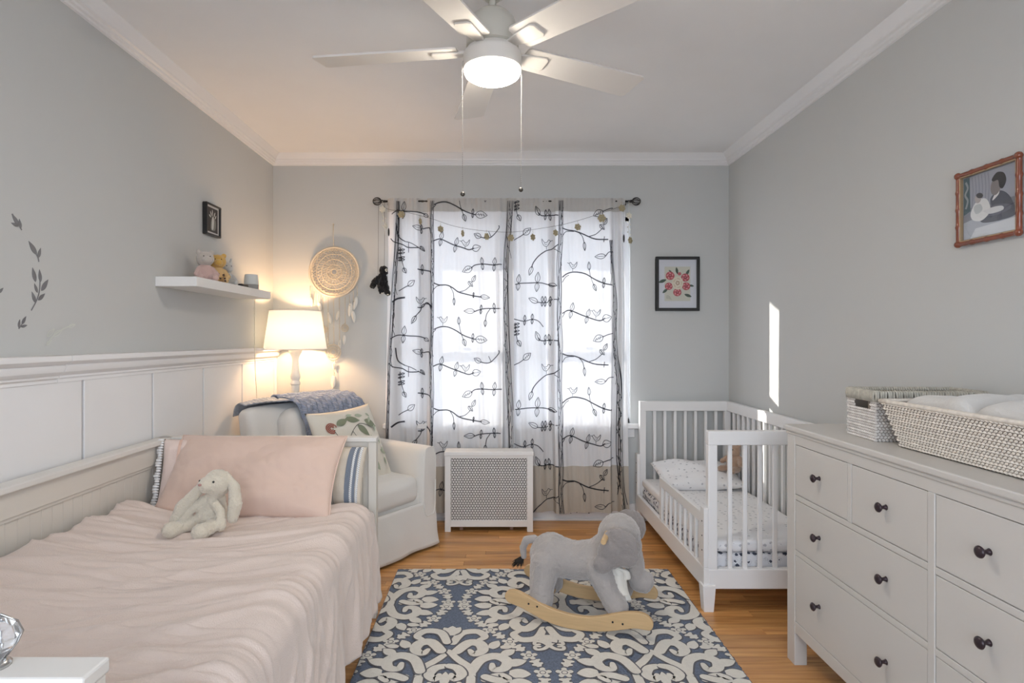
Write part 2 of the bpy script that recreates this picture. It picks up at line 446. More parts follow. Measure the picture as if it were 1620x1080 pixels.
# ends
for ye0, ye1 in ((by1-.05, by1), (by0, by0+.05)):
    mb = MB(); BX(mb, bx0, bx1, ye0-.004, ye1+.004, bz-.022, bz); er = mb.build('end_rail', m_bedt, bed, bevel=.004)
    mb = MB(); BX(mb, bx0+.01, bx0+.055, ye0, ye1, 0, bz-.022); mb.build('post', m_bedw, bed, bevel=.003)
    mb = MB(); BX(mb, bx1-.04, bx1-.002, ye0+.002, ye1-.002, 0, bz-.022); mb.build('post', m_bedw, bed, bevel=.003)
    mb = MB(); BX(mb, bx0+.05, bx1-.04, ye0+.012, ye1-.012, bz-.05, bz-.022)
    ep = mb.build('end_panel', m_bedw, bed, bevel=.003)
    x = bx0+.055
    while x < bx1-.05:
        mb = MB(); BX(mb, x+.0003, min(x+.0497, bx1-.041), ye0+.018, ye1-.018, .33, bz-.05)
        mb.build('bead_board', m_bedw, ep, bevel=.002)
        x += .05
mb = MB(); BX(mb, bx0+.012, bx0+.042, by0+.06, by1-.06, .25, .33); mb.build('lower_rail', m_bedw, bed, bevel=.003)
for ye in (by0+.012, by1-.038):
    mb = MB(); BX(mb, bx0+.05, bx1-.04, ye, ye+.026, .25, .33); mb.build('lower_rail', m_bedw, bed, bevel=.003)
mb = MB(); BX(mb, bx1-.036, bx1-.012, by0+.05, by1-.05, .12, .40); mb.build('front_rail', m_bedw, bed, bevel=.003)
mb = MB(); BX(mb, bx0+.05, bx1-.03, by0+.05, by1-.05, .30, .325); mb.build('slatted_base', m_bedw, bed)
# mattress
m_sheet = mat('white_sheet', (.80, .80, .80, 1), .85, bump=.06, bscale=200, sheen=.2)
mb = MB(); rbox(mb, (.93, 1.86, .215), .05, 14, (-1.06, 1.80, .434), puff=(0, 0, .006), wob=.002)
tag(mb.build('mattress', m_sheet, smooth=True), 'white mattress showing at the far corner of the daybed', 'mattress')

# duvet: lies on the mattress and hangs over the open side
def duvet_fold(x, y, amp=1.0):
    q = y-.30*x+.05*math.sin(3*x+y*2)
    a = noise.noise(Vector((q*5.0, x*1.0, 3.1)))*.014
    a += (1-abs(noise.noise(Vector((q*9+1.7, x*1.6+y*.4, 7.7))))*2.4)*.012
    a += noise.noise(Vector((q*21, x*2.8, 1.3)))*.005+max(0, 1-abs(noise.noise(Vector((q*15+3, x*2.2-y, 2.3))))*6)*.008
    w2 = .75+.5*noise.noise(Vector((x*2, y*2, 9)))
    q2 = y*.97-.62*x
    a += max(0, 1-abs(noise.noise(Vector((q2*6, x*1.4, 5.2))))*5)*.014*w2
    return a*amp
m_pink = mat('pink_seersucker', (.65, .55, .495, 1), .8, sheen=.35, bump=.25, bscale=260, var=.05, vscale=2.5)
def duvet(u, v):
    # u across (0 wall -> 1 hem), v along (0 near end -> 1 far)
    L1, R, L2 = .885, .07, .34
    s = u*(L1+R*PI/2+L2)
    yf = 2.46+.17*min(1, max(0, (u-.25)/.35))**1.3
    if u > .7: yf = 2.63-.02*math.sin((u-.7)*6)
    y = .875+(yf-.875)*v
    y -= .012*math.sin(u*23)*v**8
    x0 = -1.515; zt = .562
    edge = min(1, (1-v)/.03)
    if s < L1:
        x = x0+s; z = zt+.072*max(0, 1-s/.42)**1.6+duvet_fold(x, y)+.012*math.sin(min(1, s/.1)*PI/2)-.012
        if s > L1-.15: z -= .0
        nx, nz = 0, 1
    elif s < L1+R*PI/2:
        t = (s-L1)/R; f = duvet_fold(x0+L1, y)*(1-t/(PI/2)*.6)
        x = x0+L1+(R+f)*math.sin(t); z = zt-R+(R+f)*math.cos(t)
    else:
        d = s-L1-R*PI/2; k = min(1, d/.12)
        f = duvet_fold(x0+L1, y)*.4+k*(.012*math.sin(y*27+2*math.sin(y*5)+d*3)*(.6+noise.noise(Vector((y*3,1,1))))+.016*noise.noise(Vector((y*9, d*1.4, 2)))+.008*noise.noise(Vector((y*26+d*10, d*3, 5)))+.010*max(0, 1-abs(noise.noise(Vector((y*8+d*5, d*2, 8))))*5))
        x = x0+L1+R+f*1.0+d*.12; z = zt-R-d
        z -= .010*math.sin(y*9)*(d/L2)
    z -= .03*(1-edge)**2 if s < L1+R else 0
    return Vector((x, y, z))
mb = MB(); mb.grid(150, 330, duvet)
dv = tag(mb.build('duvet', m_pink, smooth=True, solid=.014), 'pale pink wrinkled duvet covering the daybed and hanging over its open side', 'duvet')

# pillows
m_pillow = mat('pink_cotton', (.66, .495, .415, 1), .75, sheen=.3, bump=.12, bscale=220, var=.05)
m_pillow2 = mat('blush_cotton', (.76, .62, .56, 1), .8, sheen=.3, bump=.15, bscale=160, var=.08)
Mx = Rm('X', 62)
p = thing('pillow', 'big plain pink pillow leaning at the head of the daybed behind the rabbit', 'pillow', (-1.068, 2.575, .712))
mb = MB(); pillow(mb, .765, .40, .17, Rm('Z', -2) @ Rm('X', 50), (0, 0, 0), pinch=.05, wr=.009, seed=3.3, nu=90, nv=50); mb.build('cover', m_pillow, p, smooth=True)
M = Rm('Z', -2) @ Rm('X', 50)
mb = MB()
ev = [(u, 1) for u in [-1+2*i/30 for i in range(31)]]+[(1, v) for v in [1-2*i/16 for i in range(1, 17)]]+[(u, -1) for u in [1-2*i/30 for i in range(1, 31)]]+[(-1, v) for v in [-1+2*i/16 for i in range(1, 16)]]
mb.tube([M @ Vector((.3825*u*(1-.05*(1-v*v)*abs(u)), .20*v*(1-.05*(1-u*u)*abs(v)), 0)) for u, v in ev], .0035, 6, closed=True)
mb.build('piping', m_pillow, p, smooth=True)
p = thing('pillow', 'pale pillow with tasselled edge tucked behind the pink one in the wall corner', 'pillow', (-1.335, 2.665, .715))
M = Rm('Z', 14) @ Rm('X', 68)
mb = MB(); pillow(mb, .34, .30, .12, M, (0, 0, 0), pinch=.05, wr=.008, seed=8.1); mb.build('cover', m_pillow2, p, smooth=True)
mb = MB()
for i in range(26):
    v = -1+2*i/25
    c = M @ Vector((-.168, .145*v, 0)); d = M @ Vector((-.19+.004*math.sin(i*5), .145*v+.003, .004*math.sin(i*3)-.006))
    mb.tube([c, (c+d)/2, d], [.003, .006, .0065], 6)
mb.build('tassel_trim', m_sheet, p, smooth=True)
MB_ = MB()
for a in (-.09, -.05, -.02):
    ribbon(MB_, [(a, -.14+.28*i/16) for i in range(17)], .012, lambda x, y, k: M @ Vector((x, y, .062*max(0, 1-abs(x/.17)**2.6)**.55*max(0, 1-abs(y/.15)**2.6)**.55+.004)))
MB_.build('stripe', mat('apricot_print', (.66, .46, .37, 1), .8), p)

# striped cushion at the right corner
m_beige = mat('oat_linen', (.62, .56, .47, 1), .85, bump=.15, bscale=250)
m_slate = mat('slate_woven', (.17, .20, .25, 1), .85, bump=.2, bscale=250)
m_lace = mat('lace_white', (.75, .75, .74, 1), .85, bump=.3, bscale=120)
p = thing('cushion', 'cream cushion with dark blue bands and lace tucked against the daybed far end', 'cushion', (-.778, 2.70, .683))
M = Rm('Z', -10) @ Rm('X', 74)
cw, chh, ct = .36, .27, .10
mb = MB(); pillow(mb, cw, chh, ct, M, (0, 0, 0), pinch=.03, wr=.003, seed=1.2); mb.build('cover', m_beige, p, smooth=True)
def cus(x, y, k):
    u, v = 2*x/cw, 2*y/chh
    z = ct/2*max(0, 1-abs(u)**2.6)**.55*max(0, 1-abs(v)**2.6)**.55
    return M @ Vector((x*(1-.03*(1-v*v)*abs(u)), y*(1-.03*(1-u*u)*abs(v)), z+.004+k))
for x, w, m_, nm in ((.122, .022, m_slate, 'band'), (.139, .010, m_lace, 'lace_band'), (.150, .012, m_slate, 'band'), (.163, .010, m_lace, 'lace_band')):
    mb = MB(); ribbon(mb, [(x, -.134+.268*i/24) for i in range(25)], w, cus, .0008); mb.build(nm, m_, p, smooth=True)
mb = MB()
for i in range(60):
    y = -.128+.256*i/59
    for x0 in (.139, .163):
        c = cus(x0+(.003 if i % 2 else -.003), y, .002); mb.ball(c, .0018, 6, 4)
mb.build('lace_knots', m_slate, p)
mb = MB()
for k in range(7): ribbon(mb, [(.012+k*.008, -.13+.26*i/20) for i in range(21)], .0022, cus, .0008)
mb.build('fine_stripes', m_slate, p)

# ================================================================== PLUSH RABBIT
m_rab = mat('cream_plush', (.66, .60, .49, 1), .95, sheen=.6, bump=.6, bscale=180, var=.07, vscale=30)
m_eye = mat('bead_eye', (.02, .02, .02, 1), .15)
rb = thing('plush_rabbit', 'cream floppy-eared plush rabbit sitting on the pink duvet', 'soft toy', (-1.10, 2.25, .582))
blob('body', m_rab, rb, [
    ('c', [(0, .02, .045, .058), (.004, .025, .085, .050), (.012, .03, .12, .034)]),
    ('c', [(.012, .02, .135, .030), (.03, .01, .165, .045)]),
    ('e', (.033, .0, .178, ), (.050, .050, .050)), ('e', (.008, -.035, .178), (.030, .034, .030)),
    ('c', [(-.03, .0, .035, .028), (-.075, -.05, .026, .024), (-.10, -.085, .024, .030)]),
    ('c', [(.025, .0, .035, .028), (.04, -.06, .026, .024), (.02, -.105, .024, .031)]),
    ('c', [(.02, -.01, .112, .018), (.062, -.035, .075, .017), (.068, -.05, .03, .021)]),
    ('c', [(-.02, 0, .112, .017), (-.06, -.03, .075, .016), (-.085, -.04, .035, .019)]),
    ('e', (0, .075, .03), .02)], voxel=.0045, smooth=2, fur=.0035, fscale=160)
for nm, pts in (('ear', [(.0, .015, .195, .014), (-.045, -.01, .14, .021), (-.085, -.03, .09, .027), (-.105, -.04, .045, .023)]),
                ('ear', [(.062, .01, .205, .014), (.100, -.005, .16, .021), (.108, -.015, .10, .026), (.100, -.02, .05, .021)])):
    blob(nm, m_rab, rb, [('c', pts)], voxel=.0045, smooth=2, fur=.003, fscale=160)
mb = MB(); mb.ball((.040, -.046, .192), .0045); mb.ball((-.010, -.048, .196), .0045)
mb.build('eye', m_eye, rb, smooth=True)
mb = MB(); mb.ball((.000, -.069, .186), (.007, .004, .005)); mb.build('nose', mat('pink_nose', (.45, .25, .22, 1), .7), rb, smooth=True)

# crystal ornament standing on the near end rail
m_cry = mat('crystal', (.92, .93, .94, 1), .03)
m_cry.node_tree.nodes['Principled BSDF'].inputs['Transmission Weight'].default_value = .9
cr_ = thing('crystal_finial', 'faceted crystal ornament on the near end rail of the daybed', 'ornament', (-.705, .826, .85))
mb = MB(); mb.lathe([(.014, 0), (.018, .004), (.010, .010), (.024, .026), (.030, .040), (.024, .056), (.006, .070)], seg=8)
mb.build('faceted_glass', m_cry, cr_)
mb = MB(); mb.lathe([(.020, 0), (.020, .004), (.012, .009)], seg=16); mb.build('base', m_chrome, cr_, smooth=True)
mb = MB()
for k in range(4):
    t = PI/4+PI/2*k
    mb.tube([(r*math.cos(t), r*math.sin(t), z) for r, z in ((.012, .009), (.0255, .026), (.0315, .040), (.0255, .056), (.006, .072))], .0016, 6)
mb.build('silver_cage', m_chrome, cr_, smooth=True)

# ================================================================== ARMCHAIR
m_slip = mat('white_slipcover', (.74, .73, .70, 1), .85, sheen=.3, bump=.12, bscale=200, var=.04, vscale=3)
ach = thing('armchair', 'white slipcovered armchair in the corner between lamp and window', 'armchair', (-.952, 3.625, 0), math.radians(-34.5))
# local x forward, y towards the window
# skirt: closed loop flaring to the floor, with soft folds
def skirt(u, v):
    per = [(.40, -.425), (.40, .425), (-.40, .425), (-.40, -.425)]
    t = (u % 1)*4; i = int(t) % 4; f = t-int(t)
    a, b_ = per[i], per[(i+1) % 4]
    x = a[0]*(1-f)+b_[0]*f; y = a[1]*(1-f)+b_[1]*f
    # rounded corners
    ax, ay = abs(x), abs(y); r = .04
    if ax > .40-r and ay > .425-r:
        dx, dy = ax-(.40-r), ay-(.425-r); L = max(1e-6, math.hypot(dx, dy)); k = r/L*min(1, L/r) if L > r else 1
        x = math.copysign(.40-r+dx*k, x); y = math.copysign(.425-r+dy*k, y)
    z = .30*(1-v)+.018*v
    fl = 1+.045*v
    w = .010*v*math.sin(u*60)+.012*v*noise.noise(Vector((u*20, v*2, 0)))
    L = math.hypot(x, y)
    return Vector((x*fl+x/L*w, y*fl+y/L*w, z))
mb = MB(); mb.grid(160, 14, skirt); mb.build('skirt', m_slip, ach, smooth=True, solid=.006)
mb = MB(); rbox(mb, (.76, .82, .14), .04, 8, (0, 0, .30), wob=.002); mb.build('seat_base', m_slip, ach, smooth=True)
mb = MB(); rbox(mb, (.62, .56, .17), .055, 12, (.085, 0, .385), puff=(.012, 0, .018), wob=.003, seed=2); mb.build('seat_cushion', m_slip, ach, smooth=True)
for sy in (-1, 1):
    mb = MB()
    def arm(u, v, sy=sy):
        # section around the arm (u), along x (v)
        t = u*2*PI; c, s_ = math.cos(t), math.sin(t); n_ = 4.5
        hw, hh = .070, .215
        yy = hw*math.copysign(abs(c)**(2/n_), c); zz = hh*math.copysign(abs(s_)**(2/n_), s_)
        x = -.38+.79*v
        e = min(v, 1-v)*.79; k = 1 if e > .03 else math.sqrt(max(0, 1-(1-e/.03)**2))*.25+.75
        return Vector((x, sy*.352+yy*k+.003*noise.noise(Vector((x*9, zz*9, sy))), .42+zz*(.97+.03*k)+.012*(1-v)))
    mb.grid(40, 26, arm)
    for v in (0, 1): mb.add([arm(i/40, v) for i in range(40)], [tuple(range(40))])
    a_ = mb.build('armrest', m_slip, ach, smooth=True, angle=60)
    mb = MB(); pts = [arm(i/40, 1) for i in range(41)]
    mb.tube(pts, .004, 6); mb.build('piping', m_slip, a_, smooth=True)
Mb = Rm('Y', -12)
mb = MB(); rbox(mb, (.15, .84, .65), .05, 12, (-.335, 0, .575), M=Mb, puff=(.01, 0, .01), wob=.003, seed=5); mb.build('backrest', m_slip, ach, smooth=True)
mb = MB(); rbox(mb, (.17, .58, .43), .08, 12, (-.215, .03, .665), M=Rm('Y', -15), puff=(.02, 0, .02), wob=.004, seed=9); mb.build('back_cushion', m_slip, ach, smooth=True)

# ---- knitted throw over the chair back
def knit(name, c1, c2):
    m = mat(name, c1, .95, sheen=.4, var=.35, vscale=60)
    n = m.node_tree.nodes; l = m.node_tree.links; b = n['Principled BSDF']
    tc = n.new('ShaderNodeTexCoord'); wv = n.new('ShaderNodeTexWave'); wv.bands_direction = 'Z'; wv.inputs['Scale'].default_value = 55; wv.inputs['Distortion'].default_value = 3
    l.new(tc.outputs['Object'], wv.inputs['Vector'])
    bp = n.new('ShaderNodeBump'); bp.inputs['Strength'].default_value = .9; bp.inputs['Distance'].default_value = .006
    l.new(wv.outputs['Fac'], bp.inputs['Height']); l.new(bp.outputs['Normal'], b.inputs['Normal'])
    return m
m_knit = knit('blue_knit', (.27, .34, .50, 1), None)
m_knit2 = knit('grey_blue_knit', (.42, .46, .53, 1), None)
thr = thing('knitted_throw', 'blue cable-knit throw draped over the armchair back', 'blanket', (-.952, 3.625, 0), math.radians(-34.5))
# side path (x, z) over the back: behind, over the top, down the front cushion
def path_long(s):
    P = [(-.50, .66), (-.49, .80), (-.475, .895), (-.43, .925), (-.37, .912), (-.31, .925), (-.24, .915), (-.185, .87), (-.135, .80), (-.10, .72), (-.085, .64), (-.075, .57)]
    C_ = path_long.c
    k = min(len(C_)-1.001, max(0, s*(len(C_)-1))); i = int(k); return C_[i].lerp(C_[i+1], k-i)
path_long.c = catmull([(a, b_, 0) for a, b_ in [(-.50, .66), (-.49, .80), (-.475, .895), (-.43, .93), (-.37, .918), (-.31, .925), (-.24, .915), (-.175, .87), (-.12, .80), (-.085, .72), (-.07, .64), (-.065, .57)]], 6)
def throw_main(u, v):
    y = -.20+.54*v; s = u
    p = path_long(s); q = path_long(min(1, s+.01)); q0 = path_long(max(0, s-.01)); d = (q-q0).normalized(); nx, nz = -d.y, d.x
    if nz < 0 and s > .3 and False: nx, nz = -nx, -nz
    rib = abs(math.sin(PI*(y+.04*math.sin(s*9))/.040))**.45*.014
    cab = .004*math.sin(s*90+math.floor((y+1)/.04)*2.1)*abs(math.sin(PI*y/.04))
    h = .012+rib+cab+.006*noise.noise(Vector((s*4, y*5, 0)))
    side = 1 if s > .22 else 1
    yy = y+.02*math.sin(s*3+1)
    fl = max(0, v-.9)/.1
    zz = p.y-.03*fl*fl
    return Vector((p.x-nx*-1*h*(1) if False else p.x+(-d.y)*h*(-1 if d.x < 0 and d.y > 0 and False else 1), yy, zz+d.x*h))
mb = MB(); mb.grid(160, 190, throw_main); mb.build('draped_front', m_knit, thr, smooth=True, solid=.008)
def throw_side(u, v):
    y = -.415+.235*v; k = .40*(.62+.38*v)
    s = .14+u*(k)
    p = path_long(s); q = path_long(min(1, s+.01)); q0 = path_long(max(0, s-.01)); d = (q-q0).normalized()
    h = .010+abs(math.sin(PI*y/.03))*.004+.006*noise.noise(Vector((s*9, y*9, 4)))
    return Vector((p.x-d.y*h, y, p.y+d.x*h-.02*(1-v)**2))
mb = MB(); mb.grid(40, 40, throw_side); mb.build('turned_edge', m_knit2, thr, smooth=True, solid=.007)

# ---- embroidered cushion on the seat
m_linen = mat('natural_linen', (.72, .69, .61, 1), .85, bump=.15, bscale=260)
fc = thing('cushion', 'cream cushion with embroidered leaves and red flower on the armchair', 'cushion', (-.872, 3.53, .66), math.radians(-34.5))
Mf = Rm('Z', 90) @ Rm('X', 66) @ Rm('Z', 2)
fw = .50
mb = MB(); pillow(mb, fw, fw, .15, Mf, (0, 0, 0), pinch=.07, wr=.004, seed=4.5); mb.build('cover', m_linen, fc, smooth=True)
def fcm(x, y, k):
    u, v = 2*x/fw, 2*y/fw
    z = .075*max(0, 1-abs(u)**2.6)**.55*max(0, 1-abs(v)**2.6)**.55
    return Mf @ Vector((x*(1-.07*(1-v*v)*abs(u)), y*(1-.07*(1-u*u)*abs(v)), z+.007+k))
mg = mat('sage_thread', (.22, .25, .17, 1), .8); mr_ = mat('rust_thread', (.34, .12, .09, 1), .8); mbk = mat('charcoal_thread', (.08, .08, .07, 1), .8); mlg = mat('pale_sage_thread', (.42, .47, .36, 1), .8)
def leaf_poly(x, y, L, ang, w=.45, n=10):
    c, s_ = math.cos(ang), math.sin(ang); top = []; bot = []
    for i in range(n+1):
        t = i/n; h = w*L*.5*math.sin(PI*t**.8); top.append((x+c*L*t-s_*h, y+s_*L*t+c*h)); bot.append((x+c*L*t+s_*h, y+s_*L*t-c*h))
    return top, bot
def leaf_fill(mb, x, y, L, ang, fn, lift, w=.45, n=8):
    top, bot = leaf_poly(x, y, L, ang, w, n)
    vs = []
    for a, b_ in zip(top, bot): vs += [fn(a[0], a[1], lift), fn(b_[0], b_[1], lift)]
    mb.add(vs, [(2*i, 2*i+1, 2*i+3, 2*i+2) for i in range(n)])
mb = MB(); mb2 = MB(); mb3 = MB(); mb4 = MB()
for (x, y, a, L) in ((-.10, .12, .3, .075), (-.03, .15, -.3, .08), (.03, .10, -.9, .08), (.09, .12, -.5, .085), (.10, .03, -1.6, .07), (-.05, .05, -1.2, .07), (0, -.04, -.6, .08), (-.12, -.02, -2, .06), (.06, -.10, -1, .07), (-.08, -.12, 2.6, .07), (.14, -.06, -.4, .05)):
    leaf_fill(mb if L > .07 else mb4, x*1.15, y*1.15, L*1.35, a, fcm, .0006)
for (x, y, a, L) in ((.17, .16, -2.2, .05), (.19, .10, -1.9, .05), (.18, .02, -1.4, .05), (.05, .19, -.2, .06), (-.02, .195, .1, .05), (.20, -.05, -1.8, .05), (.19, -.12, -1.5, .05), (.15, .19, -.8, .04)): leaf_fill(mb4, x*.97, y*.97, L, a, fcm, .0007)
for pts in (((-.16, -.16), (-.1, -.02), (-.02, .08), (.06, .12), (.15, .08)), ((-.02, .08), (.02, 0), (.1, -.06)), ((-.1, -.02), (-.13, .06), (-.15, .12))):
    ribbon(mb3, catmull([(a, b_, 0) for a, b_ in pts], 8), .004, fcm, .0010)
for r_, a0 in ((.032, 0), (.022, .5), (.012, 0)):
    ribbon(mb2, [(-.155+r_*math.cos(t/12*PI*1.6+a0), .125+r_*math.sin(t/12*PI*1.6+a0)) for t in range(13)], .008, fcm, .0012)
mb5 = MB()
for i in range(9): leaf_fill(mb5, -.07+.012*(i % 3), .04-.015*(i//3), .008, 0, fcm, .001, .9)
stuff(mb.build('leaf_embroidery', mg, fc)); stuff(mb4.build('pale_leaf_embroidery', mlg, fc)); mb3.build('stem_embroidery', mbk, fc); mb2.build('flower_embroidery', mr_, fc); mb5.build('berry_embroidery', mr_, fc)

# ================================================================== FLOOR LAMP
m_lampw = mat('lamp_white_wood', (.75, .73, .69, 1), .5)
lp = thing('floor_lamp', 'lit lamp with turned white post and drum shade in the left corner', 'lamp', (-1.378, 4.035, 0))
mb = MB(); mb.lathe([(.0, 0), (.125, 0), (.125, .02), (.10, .035), (.05, .045), (.03, .07), (.0, .07)], seg=36); mb.build('base', m_lampw, lp, smooth=True, angle=40)
pr = [(.018, .07), (.018, .60), (.026, .62), (.030, .66), (.024, .70), (.030, .72), (.030, .74), (.022, .76), (.034, .80), (.034, .83), (.026, .85), (.022, .90), (.027, .98), (.027, .995), (.033, 1.00), (.033, 1.012), (.026, 1.02), (.024, 1.03), (.031, 1.04), (.033, 1.06), (.027, 1.075), (.023, 1.12), (.020, 1.16), (.026, 1.19), (.040, 1.215), (.044, 1.225), (.046, 1.24), (.012, 1.245), (.012, 1.30), (.0, 1.30)]
mb = MB(); mb.lathe(pr, seg=28); mb.build('post', m_lampw, lp, smooth=True, angle=50)
mb = MB(); mb.lathe([(.012, 1.30), (.02, 1.31), (.031, 1.35), (.028, 1.385), (.012, 1.40), (0, 1.402)], seg=20)
mb.build('bulb', emis('lamp_bulb', (1, .60, .31, 1), LAMP_E*14), lp, smooth=True)
m_shade = cloth_mat('lamp_shade_linen', (.66, .74, .80, 1), .11, bump=.1, bscale=200)
mb = MB()
mb.grid(64, 8, lambda u, v: Vector(((.207-.037*v)*math.cos(2*PI*u), (.207-.037*v)*math.sin(2*PI*u), 1.240+.262*v)))
shade = mb.build('lamp_shade', m_shade, lp, smooth=True)
mb = MB()
for r_, z in ((.207, 1.240), (.170, 1.502)):
    mb.tube([(r_*math.cos(2*PI*k/48), r_*math.sin(2*PI*k/48), z) for k in range(48)], .003, 6, closed=True)
for k in range(3):
    t = 2*PI*k/3; mb.tube([(.012*math.cos(t), .012*math.sin(t), 1.29), (.19*math.cos(t), .19*math.sin(t), 1.30), (.2*math.cos(t), .2*math.sin(t), 1.285)], .0015, 5)
mb.build('shade_ring', m_lampw, shade, smooth=True)
# ================================================================== DRESSER
DX0, DX1, DY0, DY1, DH = 1.198, 1.660, .82, 2.42, .96
dr = thing('dresser', 'wide off-white chest of drawers with dark round knobs along the right wall', 'dresser', ((DX0+DX1)/2, (DY0+DY1)/2, 0))
cx_, cy_ = (DX0+DX1)/2, (DY0+DY1)/2
def DB(x0, x1, y0, y1, z0, z1, mb=None): return (mb or MB()).bb(x0-cx_, x1-cx_, y0-cy_, y1-cy_, z0, z1)
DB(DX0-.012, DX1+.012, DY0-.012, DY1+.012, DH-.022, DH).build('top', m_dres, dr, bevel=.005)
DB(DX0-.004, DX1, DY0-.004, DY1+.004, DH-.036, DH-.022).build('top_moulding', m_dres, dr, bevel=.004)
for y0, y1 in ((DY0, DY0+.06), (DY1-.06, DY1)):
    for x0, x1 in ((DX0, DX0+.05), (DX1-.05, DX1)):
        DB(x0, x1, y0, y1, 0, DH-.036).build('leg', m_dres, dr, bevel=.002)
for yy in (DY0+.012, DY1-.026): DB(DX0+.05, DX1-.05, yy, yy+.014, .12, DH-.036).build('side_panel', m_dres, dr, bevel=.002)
DB(DX0+.012, DX0+.02, DY0+.06, DY1-.06, .16, DH-.036).build('gap_shade', mat('drawer_gap', (.06, .055, .05, 1), .9), dr)  # dark sheet painting the shade in the gaps between drawers
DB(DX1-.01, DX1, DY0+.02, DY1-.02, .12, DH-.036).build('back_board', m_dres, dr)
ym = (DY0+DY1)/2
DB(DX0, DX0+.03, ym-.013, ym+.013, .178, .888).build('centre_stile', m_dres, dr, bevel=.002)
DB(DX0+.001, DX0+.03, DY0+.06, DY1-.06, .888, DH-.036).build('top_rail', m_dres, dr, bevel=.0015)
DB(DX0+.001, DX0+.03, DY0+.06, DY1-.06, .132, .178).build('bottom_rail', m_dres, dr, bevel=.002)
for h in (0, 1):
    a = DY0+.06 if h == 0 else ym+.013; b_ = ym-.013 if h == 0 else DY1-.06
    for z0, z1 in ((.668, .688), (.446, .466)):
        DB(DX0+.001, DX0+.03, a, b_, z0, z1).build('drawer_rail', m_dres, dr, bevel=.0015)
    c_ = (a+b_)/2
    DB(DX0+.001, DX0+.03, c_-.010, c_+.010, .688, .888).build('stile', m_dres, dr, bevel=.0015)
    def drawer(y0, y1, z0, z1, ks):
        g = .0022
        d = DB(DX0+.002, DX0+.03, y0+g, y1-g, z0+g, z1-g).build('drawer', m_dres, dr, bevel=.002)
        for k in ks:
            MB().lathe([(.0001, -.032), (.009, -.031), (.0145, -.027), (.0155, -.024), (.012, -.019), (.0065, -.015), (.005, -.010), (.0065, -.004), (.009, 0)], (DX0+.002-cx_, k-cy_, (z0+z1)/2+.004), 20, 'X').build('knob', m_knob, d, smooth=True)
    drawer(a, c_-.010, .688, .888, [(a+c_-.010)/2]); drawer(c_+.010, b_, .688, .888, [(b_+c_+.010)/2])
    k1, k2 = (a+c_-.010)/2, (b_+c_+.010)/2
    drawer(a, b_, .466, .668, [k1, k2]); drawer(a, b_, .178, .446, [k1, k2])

# ================================================================== BASKETS
m_wick1 = mat('white_wicker', (.68, .65, .62, 1), .75, var=.35, vscale=45, bump=.3, bscale=90)
m_wick1d = mat('wicker_core', (.20, .17, .14, 1), .9)
m_wick2 = mat('pale_rattan', (.70, .65, .58, 1), .7, var=.3, vscale=60)
m_wickband = mat('taupe_wrap', (.45, .43, .37, 1), .8, var=.45, vscale=60)
def chip(mb, c, d, nrm, L, w, t):
    """one raised woven strand crossing: a small six-sided lozenge"""
    d = d.normalized(); nrm = nrm.normalized(); s_ = nrm.cross(d)
    P = [c-d*L/2, c-s_*w/2-d*L*.2, c-s_*w/2+d*L*.2, c+d*L/2, c+s_*w/2+d*L*.2, c+s_*w/2-d*L*.2]
    Q = [c-d*L*.2+nrm*t, c+d*L*.2+nrm*t]
    mb.add(P+Q, [(0, 1, 6), (1, 2, 7, 6), (2, 3, 7), (3, 4, 7), (4, 5, 6, 7), (5, 0, 6)])
def woven_wall(mb, p00, p10, p01, p11, rows, cols, t=.004, slant=.6, skip=None):
    p00, p10, p01, p11 = map(Vector, (p00, p10, p01, p11)); nrm = (p10-p00).cross(p01-p00).normalized()
    for j in range(rows):
        for i in range(cols):
            u = (i+.5*(j % 2)+.25)/cols; v = (j+.5)/rows
            if u > 1: continue
            if skip and skip(u, v): continue
            c = p00*(1-u)*(1-v)+p10*u*(1-v)+p01*(1-u)*v+p11*u*v
            du = (p10-p00)/cols; dv = (p01-p00)/rows
            sl = slant if (j % 2 or slant == .0) else -slant
            chip(mb, c, du.normalized()+dv.normalized()*sl, nrm, du.length*1.15, dv.length*.95, t)
# back basket: straight sides, long way towards the wall
b1 = thing('wicker_basket', 'rectangular white wicker basket with handle slot on the dresser by the wall', 'basket', (1.285, 1.997, DH), math.radians(-4))
Lb, Wb, Hb = .37, .182, .172
sk = lambda u, v: .27 < u < .78 and .60 < v < .80
inner = MB(); t_ = .006
def slab(mb, x0, x1, y0, y1, z0, z1): mb.bb(x0, x1, y0, y1, z0, z1)
inner.bb(.008, Lb-.008, .006, .012, .004, Hb-.004); inner.bb(.008, Lb-.008, Wb-.012, Wb-.006, .004, Hb-.004); inner.bb(Lb-.014, Lb-.008, .006, Wb-.006, .004, Hb-.004)
inner.bb(.008, Lb-.008, .006, Wb-.006, .003, .008)
inner.bb(.006, .012, .006, .006+Wb*.24, .004, Hb-.004); inner.bb(.006, .012, Wb-.006-Wb*.20, Wb-.006, .004, Hb-.004); inner.bb(.006, .012, .02, Wb-.02, .004, Hb*.61); inner.bb(.006, .012, .02, Wb-.02, Hb*.80, Hb-.004)
inner.build('core', m_wick1d, b1)
mb = MB()
woven_wall(mb, (.006, Wb, 0), (.006, 0, 0), (.006, Wb, Hb*.80), (.006, 0, Hb*.80), 14, 15, .005, skip=lambda u, v: .25 < u < .79 and .76 < v < .99)
woven_wall(mb, (0.006, .006, 0), (Lb, .006, 0), (.006, .006, Hb*.8), (Lb, .006, Hb*.8), 14, 30, .005)
woven_wall(mb, (Lb-.006, 0, 0), (Lb-.006, Wb, 0), (Lb-.006, 0, Hb*.8), (Lb-.006, Wb, Hb*.8), 14, 15, .004)
